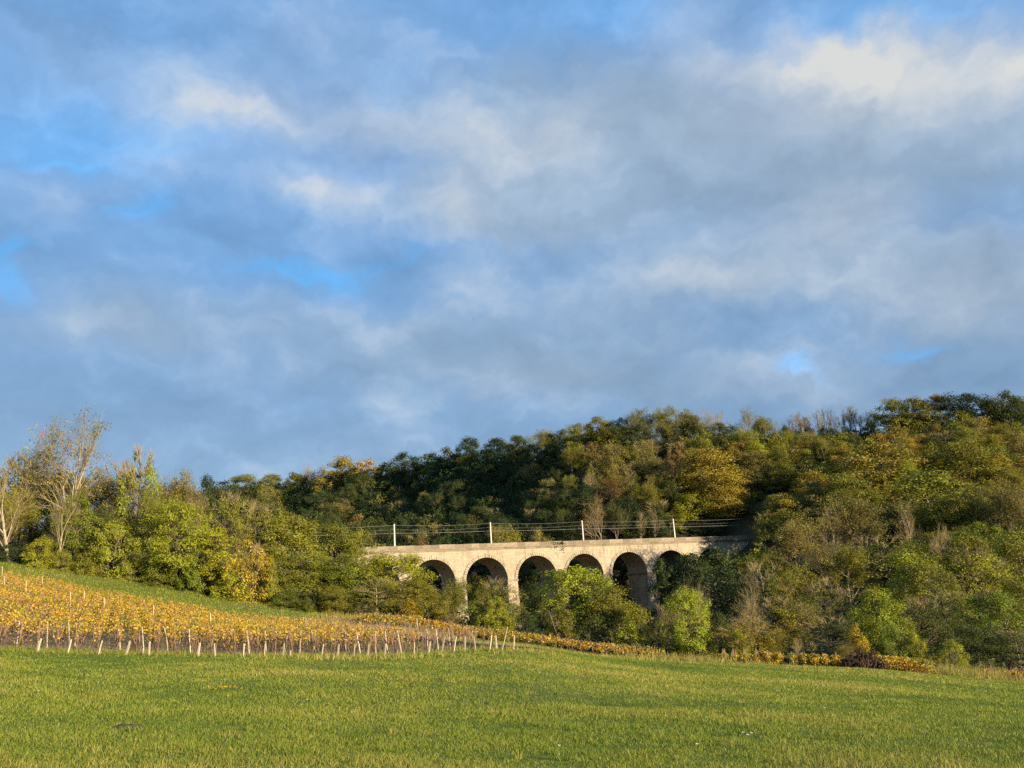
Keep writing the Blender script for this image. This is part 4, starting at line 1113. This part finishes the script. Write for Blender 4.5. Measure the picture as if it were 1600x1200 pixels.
xs_rows = np.arange(front_xy[0][0] + 2, fx[-1] - 0.2, ROW_STEP)
n_dense = n_thin = n_bare = 0
for x in xs_rows:
    y = float(np.interp(x, fx, fy)); st = np.array([x, y + 0.9])
    pxf = to_px((x, y, float(height(x, y))))[0]
    # length until the upper edge of the plot
    L = 6.0
    while L < 62 and inside(VINE_POLY, np.array([st[0] + HEAD[0] * L]), np.array([st[1] + HEAD[1] * L]))[0]: L += 0.5
    if to_px((*(st + HEAD * 2), CZ))[0] < -170: continue
    n = int(L / 0.5); s_ = np.arange(n) * 0.5
    thin = np.clip((760 - pxf) / 230, 0.03, 1.0)
    dens = 84 * thin * np.clip((s_ - 0.5) / 4.0, 0.35, 1) * (0.75 + 0.25 * np.sin(s_ * 0.5 + x))
    if pxf > 640: n_bare += 1; lb, gp = f'{ORD[n_bare - 1]} from left of the nearly leafless brown vine rows at the open end', 'bare vine rows at the open end'
    elif pxf > 500: n_thin += 1; lb, gp = f'{ORD[n_thin - 1]} from left of the thinning vine rows beside the leafless open end', 'thinning vine rows'
    else: n_dense += 1; lb, gp = f'{ORD[n_dense - 1]} from left of the dense golden vine rows climbing the slope', 'dense golden vine rows'
    vine_row(st, HEAD, L, dens, 0.0, lb, gp)
# band of rows beyond, running along the wood's edge
bd = BAND_B - BAND_A; BL = float(np.hypot(*bd)); bd = bd / BL; bn = np.array([bd[1], -bd[0]])
blab = ['', 'farthest long golden vine row hugging the wood below the viaduct', 'middle one of the long golden vine rows along the wood below the viaduct', 'nearest long golden vine row of the band below the viaduct, beside brown soil']
for i in range(1, 4):
    st = BAND_A + bn * ((i - 1) * 1.6) + bd * (i * 1.2)
    vine_row(st, bd, BL - i * 2.2, 78, 0.06, blab[i], 'long vine rows along the wood', leaf=0.17, thick=.22, h0=.4, h1=1.15)
# row ends right of it, either side of the brush heap
ends = [1133, 1149, 1167, 1184, 1202, 1218, 1241, 1257, 1274, 1291, 1309, 1384, 1400, 1416, 1432, 1447]
for i, px in enumerate(ends):
    a = gpt(px, 86.6 - 0.002 * (px - 1130)); st = a[:2]
    hd = np.array([a[0], a[1]]); hd /= np.hypot(*hd)
    if i < 11: lb = f'{ORD[i]} from left of eleven yellow vine row ends left of the brush heap'
    else: lb = f'{ORD[i - 11]} from left of five merged yellow vine row ends right of the brush heap'
    big = 0.55 if i < 4 else 1.0
    vine_row(st, hd, 8.0, 200 * big, 0.13, lb, 'yellow vine row ends beside the brush heap', leaf=0.17, thick=0.19 if i < 11 else 0.36, h0=0.15, h1=1.05 * (0.75 if i < 4 else 1.05) + (.2 if i >= 11 else 0))
for i, px in enumerate((1555, 1580, 1605, 1630)):
    a = gpt(px, 90)
    vine_row(a[:2], np.array([0.3, 0.95]), 7.0, 70, -0.32, f'{ORD[i]} of four brown vine row ends by the far right meadow edge', 'brown vine row ends at the right', leaf=.16, thick=.5, h0=.1, h1=.95)

# stakes
def stake(name, px, Y, h, lean, w, label, group):
    a = gpt(px, Y); g = Geo()
    nn = 5; t = np.linspace(0, 1, nn)
    bend = vr.normal(0, 0.02)
    P = np.stack([lean * h * t + bend * np.sin(t * 3.1), 0.04 * t * vr.normal(), h * t - 0.15], 1)
    g.tube(P, np.linspace(w, w * 0.85, nn) * 0.6, 4, cap=True)
    o = link(name, g.mesh(name, [mat_post]), loc=tuple(a)); o.rotation_euler = (0, 0, vr.uniform(-.3, .3))
    tag(o, label, 'stake', group)


short_lean = [0.16, .22, .26, .30, .05, .03, .12, -.08, .1, .12, .14, -.02, .18, .12, .14, .12, .18, .2, .05, .2, .25, .22, .1, -.05, .24, .02, .16]
for i, (px, ln) in enumerate(zip(SHORT_PX, short_lean)):
    hS = 0.85 if i not in (4, 11, 17, 25) else 0.5
    if i >= 20: hS = 1.02
    Yf = float(np.interp(px, [p[0] for p in FRONT], [p[1] for p in FRONT])) - 0.25
    side = 'left' if i < 14 else 'right'
    lab = f'{ORD[i]} from left of the short pale stakes leaning along the vineyard front' if i < 14 else f'{ORD[26 - i]} from right of the short pale stakes leaning along the vineyard front'
    stake('short_stake', px, Yf, hS, ln - 0.02, 0.105 if i in (0, 3, 6) else 0.085, lab, 'short stakes along the vineyard front')
TALL = [(26, 1016), (74, 1021), (109, 998), (116, 1022), (188, 1013), (225, 1014), (262, 1018), (298, 1020), (390, 1021), (417, 1013), (445, 1012), (468, 1018), (492, 1018), (540, 1016), (564, 1017), (587, 1015), (607, 1012), (628, 1011), (668, 1010), (685, 1012), (704, 1010), (782, 1026)]
tall_lean = [0, -.07, -.1, 0, -.12, -.14, -.16, -.1, -.12, -.08, .1, .05, -.14, -.02, -.18, 0, -.12, -.16, 0, -.08, -.05, .34]
for i, ((px, row), ln) in enumerate(zip(TALL, tall_lean)):
    Yf = float(np.interp(px, [p[0] for p in FRONT], [p[1] for p in FRONT])) + 2.6 + (1.5 if row < 1000 else 0)
    if i == 21: Yf -= 3
    lab = f'{ORD[i]} from left of the tall thin stakes just behind the vineyard front' if i < 11 else f'{ORD[21 - i]} from right of the tall thin stakes just behind the vineyard front'
    if i == 21: lab = 'dark strongly leaning stake second from the right end of the vineyard front'
    stake('tall_stake', px, Yf, 1.45, ln, 0.07, lab, 'tall stakes behind the vineyard front')
for i, (px, Y) in enumerate(((3, 90), (6, 78), (40, 76), (66, 87), (110, 72), (131, 76), (163, 70), (240, 66), (330, 64), (480, 60), (655, 60))):
    stake('far_stake', px, Y, 2.0, -0.06, 0.08, f'{ORD[i]} from left of the far stakes standing up among the vines', 'far stakes among the vines')

# ------------------------------------------------------------------ brush heap
hp = gpt(1346, 86.5); br_ = np.random.default_rng(23)
root = link('brush_heap', None, loc=tuple(hp)); tag(root, 'dark heap of cut brushwood and roots at the meadow edge', 'brush heap')
g = Geo()
for k in range(420):
    a = br_.uniform(-1, 1); b = br_.uniform(-1, 1)
    hh = 1.45 * max(0.0, 1 - abs(a) ** 2.5) * (1 - b * b * .6)
    c = np.array([a * 1.95, b * 1.0, br_.uniform(0.02, 1) ** .8 * hh]); d = br_.normal(size=3) * [1, 1, .7]; d /= np.linalg.norm(d)
    L = br_.uniform(0.3, 0.75)
    P = np.array([c - d * L, c + br_.normal(0, .08, 3), c + d * L + [0, 0, .1]]); P[:, 2] = np.maximum(P[:, 2], -.05)
    g.tube(P, [br_.uniform(.03, .10), .05, .015], 4, tint=br_.uniform(0, .45))
o = link('brushwood', g.mesh('brushwood', [mat_brush]), root); o['kind'] = 'stuff'
for k in range(16):
    x = br_.uniform(-0.4, 1.9); g = Geo()
    P = np.array([[x, -1.15, 0], [x + br_.normal(0, .2), -1.2 + br_.normal(0, .1), .5], [x + br_.normal(0, .4), -1.0, br_.uniform(.8, 1.3)]])
    g.tube(P, [.05, .045, .02], 4, tint=br_.uniform(.6, 1))
    link('branch', g.mesh('branch', [mat_brush]), root)

# ivy hanging from the parapet
g = Geo(); iv = np.random.default_rng(4)
for s_c, w_, n_ in ((s_of_px(868, 850), 1.3, 80), (s_of_px(876, 846), .6, 40), (s_of_px(875, 840), .4, 30), (s_of_px(735, 880), .9, 110)):
    P = np.stack([s_c + iv.normal(0, w_, n_), -0.35 - np.abs(iv.normal(0, .15, n_)), TOP - 0.2 - np.abs(iv.normal(0, 1.1, n_))], 1)
    if n_ == 110: P[:, 2] -= 6.5 + iv.uniform(0, 4, n_)
    P = np.stack([V0[0] + P[:, 0] * ca - P[:, 1] * sa, V0[1] + P[:, 0] * sa + P[:, 1] * ca, P[:, 2]], 1)
    g.leaves(P, 0.45, iv)
tag(link('ivy', g.mesh('ivy', [mat_leaf]), color=(0.05, 0.055, 0.018)), 'dark ivy tufts rooted in the viaduct parapet and pier', 'ivy', kind='stuff')

# ------------------------------------------------------------------ meadow grass
def smooth_noise(x, y, seed, scale):
    r = np.random.default_rng(seed); v = np.zeros_like(x)
    for o_ in range(5):
        f = scale * 1.9 ** o_; a = r.uniform(0, 6.28, 3); d = r.uniform(0, 6.28, 3)
        v += sum(np.sin(f * (x * math.cos(d[i]) + y * math.sin(d[i])) + a[i] + 1.3 * np.sin(f * .7 * (y * math.cos(d[i]) - x * math.sin(d[i])))) for i in range(3)) * 0.62 ** o_ / 3
    return v


def grass(name, X, Y, hgt, wid, tint, label):
    rng = np.random.default_rng(99); n = len(X)
    Z = height(X, Y)
    Rr = np.hypot(X, Y)
    Z = Z + (0.014 * np.sin(X * 1.7 + 0.6 * np.sin(Y * 1.1)) * np.sin(Y * 1.3 + np.sin(X * .9)) + 0.03 * np.sin(X * .31 + 2) * np.sin(Y * .27)) * np.clip(Rr / 8, 0, 1) * np.clip(1.2 - Rr / 300, 0, 1)
    a = rng.uniform(0, 6.283, n); ln = rng.normal(0.5, 0.5, n) * hgt
    la = rng.uniform(0, 6.283, n)
    base = np.stack([X, Y, Z - 0.02], 1)
    side = np.stack([np.cos(a), np.sin(a), np.zeros(n)], 1) * (wid * 0.5)[:, None]
    tip = base + np.stack([np.cos(la) * ln, np.sin(la) * ln, hgt], 1)
    V = np.stack([base - side, base + side, tip], 1).reshape(-1, 3)
    me = mesh_uniform(name, V, np.arange(n * 3).reshape(n, 3), [mat_grass], {'tint': ('FLOAT', 'FACE', np.clip(tint, 0, 1))})
    tag(link(name, me), label, 'grass', kind='stuff')


gr = np.random.default_rng(77)
n = 1050000
az = gr.uniform(math.radians(-39), math.radians(39), n)
u = gr.uniform(0, 1, n); r = 6.5 * (105 / 6.5) ** (u ** 1.0)
X, Y = r * np.sin(az), r * np.cos(az)
ok = inside(MEADOW_POLY, X, Y)
X, Y, r = X[ok], Y[ok], r[ok]
big = smooth_noise(X, Y, 1, 0.10); mid_ = smooth_noise(X, Y, 2, 0.55); sm = smooth_noise(X, Y, 3, 2.6)
near = np.clip((15 - r) / 8, 0, 1)
tn = 0.45 + 0.19 * big + 0.11 * mid_ + 0.16 * np.clip((15 - r) / 6, 0, 1) * np.clip(-X / 3, 0, 1) + 0.12 * np.clip((X + 2) / 10, 0, 1) * np.clip(1 - np.abs(Y - 20) / 14, 0, 1) + 0.05 * sm + gr.normal(0, 0.13, len(X)) + 0.16 * near
tn += (gr.uniform(size=len(X)) < 0.03 + 0.08 * near) * 0.35
hg = (0.045 + 0.010 * mid_ + 0.014 * sm + 0.008 * big) * gr.uniform(0.5, 1.6, len(X)) * (1 + r / 90)
wd = 0.0068 * (r / 6.5) ** 0.85 * gr.uniform(0.7, 1.4, len(X))
hg = np.clip(hg, 0.03, 0.4)
# wheel tracks and dips: shorter, greener grass in two long lines across the slope
for (p0, y0, p1, y1) in ((880, 24.0, 1500, 33.0), (950, 21.5, 1560, 28.5), (1150, 48, 1600, 55), (1160, 74, 1600, 76), (850, 62, 1080, 66)):
    A, B = np.array(pl(p0, y0)), np.array(pl(p1, y1)); d = (B - A) / np.hypot(*(B - A))
    dist = np.abs((X - A[0]) * -d[1] + (Y - A[1]) * d[0]); al = (X - A[0]) * d[0] + (Y - A[1]) * d[1]
    inl = (dist < 0.45 + 0.010 * r) & (al > 0) & (al < np.hypot(*(B - A))); hg[inl] *= 0.85; tn[inl] -= 0.12
tn += np.where((Y > 60) & (X > 12), 0.08, 0)
grass('meadow_grass', X, Y, hg, wd, tn, 'lush green meadow grass with straw-coloured blades across the foreground')
# taller tufts standing out of the sward
nc = 1000
az = gr.uniform(math.radians(-38), math.radians(38), nc); r = 7 * (70 / 7) ** gr.uniform(0, 1, nc)
cx, cy = r * np.sin(az), r * np.cos(az); ok = inside(MEADOW_POLY, cx, cy); cx, cy, r = cx[ok], cy[ok], r[ok]
kb = 26; X = np.repeat(cx, kb) + gr.normal(0, .07, len(cx) * kb) * np.repeat(0.6 + r / 40, kb); Y = np.repeat(cy, kb) + gr.normal(0, .07, len(cx) * kb) * np.repeat(0.6 + r / 40, kb)
tuft_t = np.repeat(gr.choice([0.25, 0.4, 0.55, 0.72, 0.9], len(cx), p=[.25, .25, .25, .15, .1]), kb)
grass('grass_tufts', X, Y, np.repeat(gr.uniform(.06, .15, len(cx)), kb) * gr.uniform(.5, 1.2, len(X)), np.repeat(0.006 + 0.0007 * r, kb), tuft_t + gr.normal(0, .08, len(X)), 'taller tufts of grass standing out of the meadow sward')
# rough grass along the edges and on the strip behind the vineyard
n = 60000
az = gr.uniform(math.radians(-45), math.radians(-8), n); r = gr.uniform(85, 135, n)
X, Y = r * np.sin(az), r * np.cos(az); ok = inside(STRIP_POLY, X, Y); X, Y = X[ok], Y[ok]
grass('strip_grass', X, Y, gr.uniform(.08, .25, len(X)), gr.uniform(.05, .12, len(X)), 0.58 + .12 * smooth_noise(X, Y, 5, .25) + gr.normal(0, .1, len(X)), 'mown olive grass strip between the vineyard and the left copse')
pts = []
for (px, Y_, n_, hh) in ((1080, 84, 500, .9), (1000, 78, 350, .6), (1060, 86, 500, .8), (800, 50.5, 200, .4), (763, 48.5, 150, .45), (640, 45, 250, .4), (505, 44.5, 300, .4), (590, 97, 900, .8), (560, 100, 900, .8), (1480, 88, 700, 1.2), (1530, 90, 900, 1.2), (1180, 84, 300, .35)):
    c = pl(px, Y_); pts.append(np.stack([c[0] + gr.normal(0, 1.4 + Y_ * .012, n_), c[1] + gr.normal(0, .8, n_), np.full(n_, hh)], 1))
# fringe along the vineyard front
m_ = 11000
pxs = gr.uniform(-100, 805, m_); xf = np.interp(pxs, [p[0] for p in FRONT], fx); yf = np.interp(xf, fx, fy)
pts.append(np.stack([xf, yf + np.abs(gr.normal(0, 1.3, m_)) - 0.6, np.full(m_, .20)], 1))
pts = np.concatenate(pts)
grass('tall_dry_grass', pts[:, 0], pts[:, 1], pts[:, 2] * gr.uniform(.5, 1.2, len(pts)), 0.012 + 0.0004 * pts[:, 1], np.clip(np.where(pts[:, 2] < .25, .56, .85) + gr.normal(0, .15, len(pts)), 0, 1), 'tall dry grass tufts along the meadow edges')
# weeds on the vineyard floor
n = 70000
X = gr.uniform(-60, 32, n); Y = gr.uniform(44, 99, n)
ok = inside(VINE_POLY, X, Y) | inside(SOIL_STRIP, X, Y); X, Y = X[ok], Y[ok]
grass('vineyard_weeds', X, Y, gr.uniform(.05, .28, len(X)), gr.uniform(.02, .05, len(X)), 0.60 + .22 * smooth_noise(X, Y, 6, .3) + gr.normal(0, .15, len(X)), 'patchy weeds and grass between the vine rows')

# daisies, fallen leaves, a molehill
g = Geo(); fl = np.random.default_rng(31)
for px, Y_ in ((875, 12.2), (1091, 12.4), (1163, 14.1), (1176, 14.0), (1170, 13.7), (138, 30), (1035, 27), (1130, 25), (480, 22), (250, 36), (1215, 30), (1205, 40), (1360, 33), (1395, 26), (700, 19), (1290, 21), (60, 24)):
    c = gpt(px, Y_); 
    for k in range(7):
        a = k * 6.283 / 7; r_ = 0.016 + 0.0006 * Y_
        d = np.array([math.cos(a), math.sin(a), 0]) * r_; e_ = np.array([-math.sin(a), math.cos(a), 0]) * r_ * .4; z = np.array([0, 0, .11])
        g.add([c + z, c + z + d * .6 - e_ + [0, 0, .01], c + z + d + [0, 0, .02], c + z + d * .6 + e_ + [0, 0, .01]], [[0, 1, 2, 3]], fl.uniform())
tag(link('white_flowers', g.mesh('white_flowers', [mat_flower])), 'few scattered tiny white flowers in the meadow', 'flowers', kind='stuff')
g = Geo(); c = gpt(352, 26.5)
P = np.stack([c[0] + fl.normal(0, .28, 46), c[1] + fl.normal(0, .3, 46), np.zeros(46)], 1); P[:, 2] = height(P[:, 0], P[:, 1]) + fl.uniform(.04, .12, 46)
g.leaves(P, .09, fl, up=1.0, tint=fl.uniform(.5, .85, 46))
tag(link('fallen_leaves', g.mesh('fallen_leaves', [mat_vineleaf])), 'small patch of yellow fallen leaves lying in the meadow grass', 'leaves', kind='stuff')
c = gpt(192, 16.0); nn, mm = 18, 8
V, Fc = [], []
for j in range(mm + 1):
    for i in range(nn):
        a = i * 6.283 / nn; rr = 0.33 * (j / mm) * (1 + .15 * math.sin(3 * a + 1) + .1 * fl.normal())
        V.append([rr * math.cos(a), rr * math.sin(a) * .9, .08 * (1 - (j / mm) ** 2) + .012 * fl.normal() - .02])
for j in range(mm):
    for i in range(nn): Fc.append([j * nn + i, (j + 1) * nn + i, (j + 1) * nn + (i + 1) % nn, j * nn + (i + 1) % nn])
mat_mole, N = new_mat('dark_earth')
finish(mat_mole, N, N.mix(N.noise(N.n('ShaderNodeTexCoord').outputs['Object'], 18.0, 4, .7), (0.03, 0.022, 0.015), (0.10, 0.075, 0.05)), 0.95)
g = Geo(); g.add(V, Fc)
tag(link('molehill', g.mesh('molehill', [mat_mole], True), loc=tuple(c)), 'small dark earth molehill in the meadow grass', 'molehill')
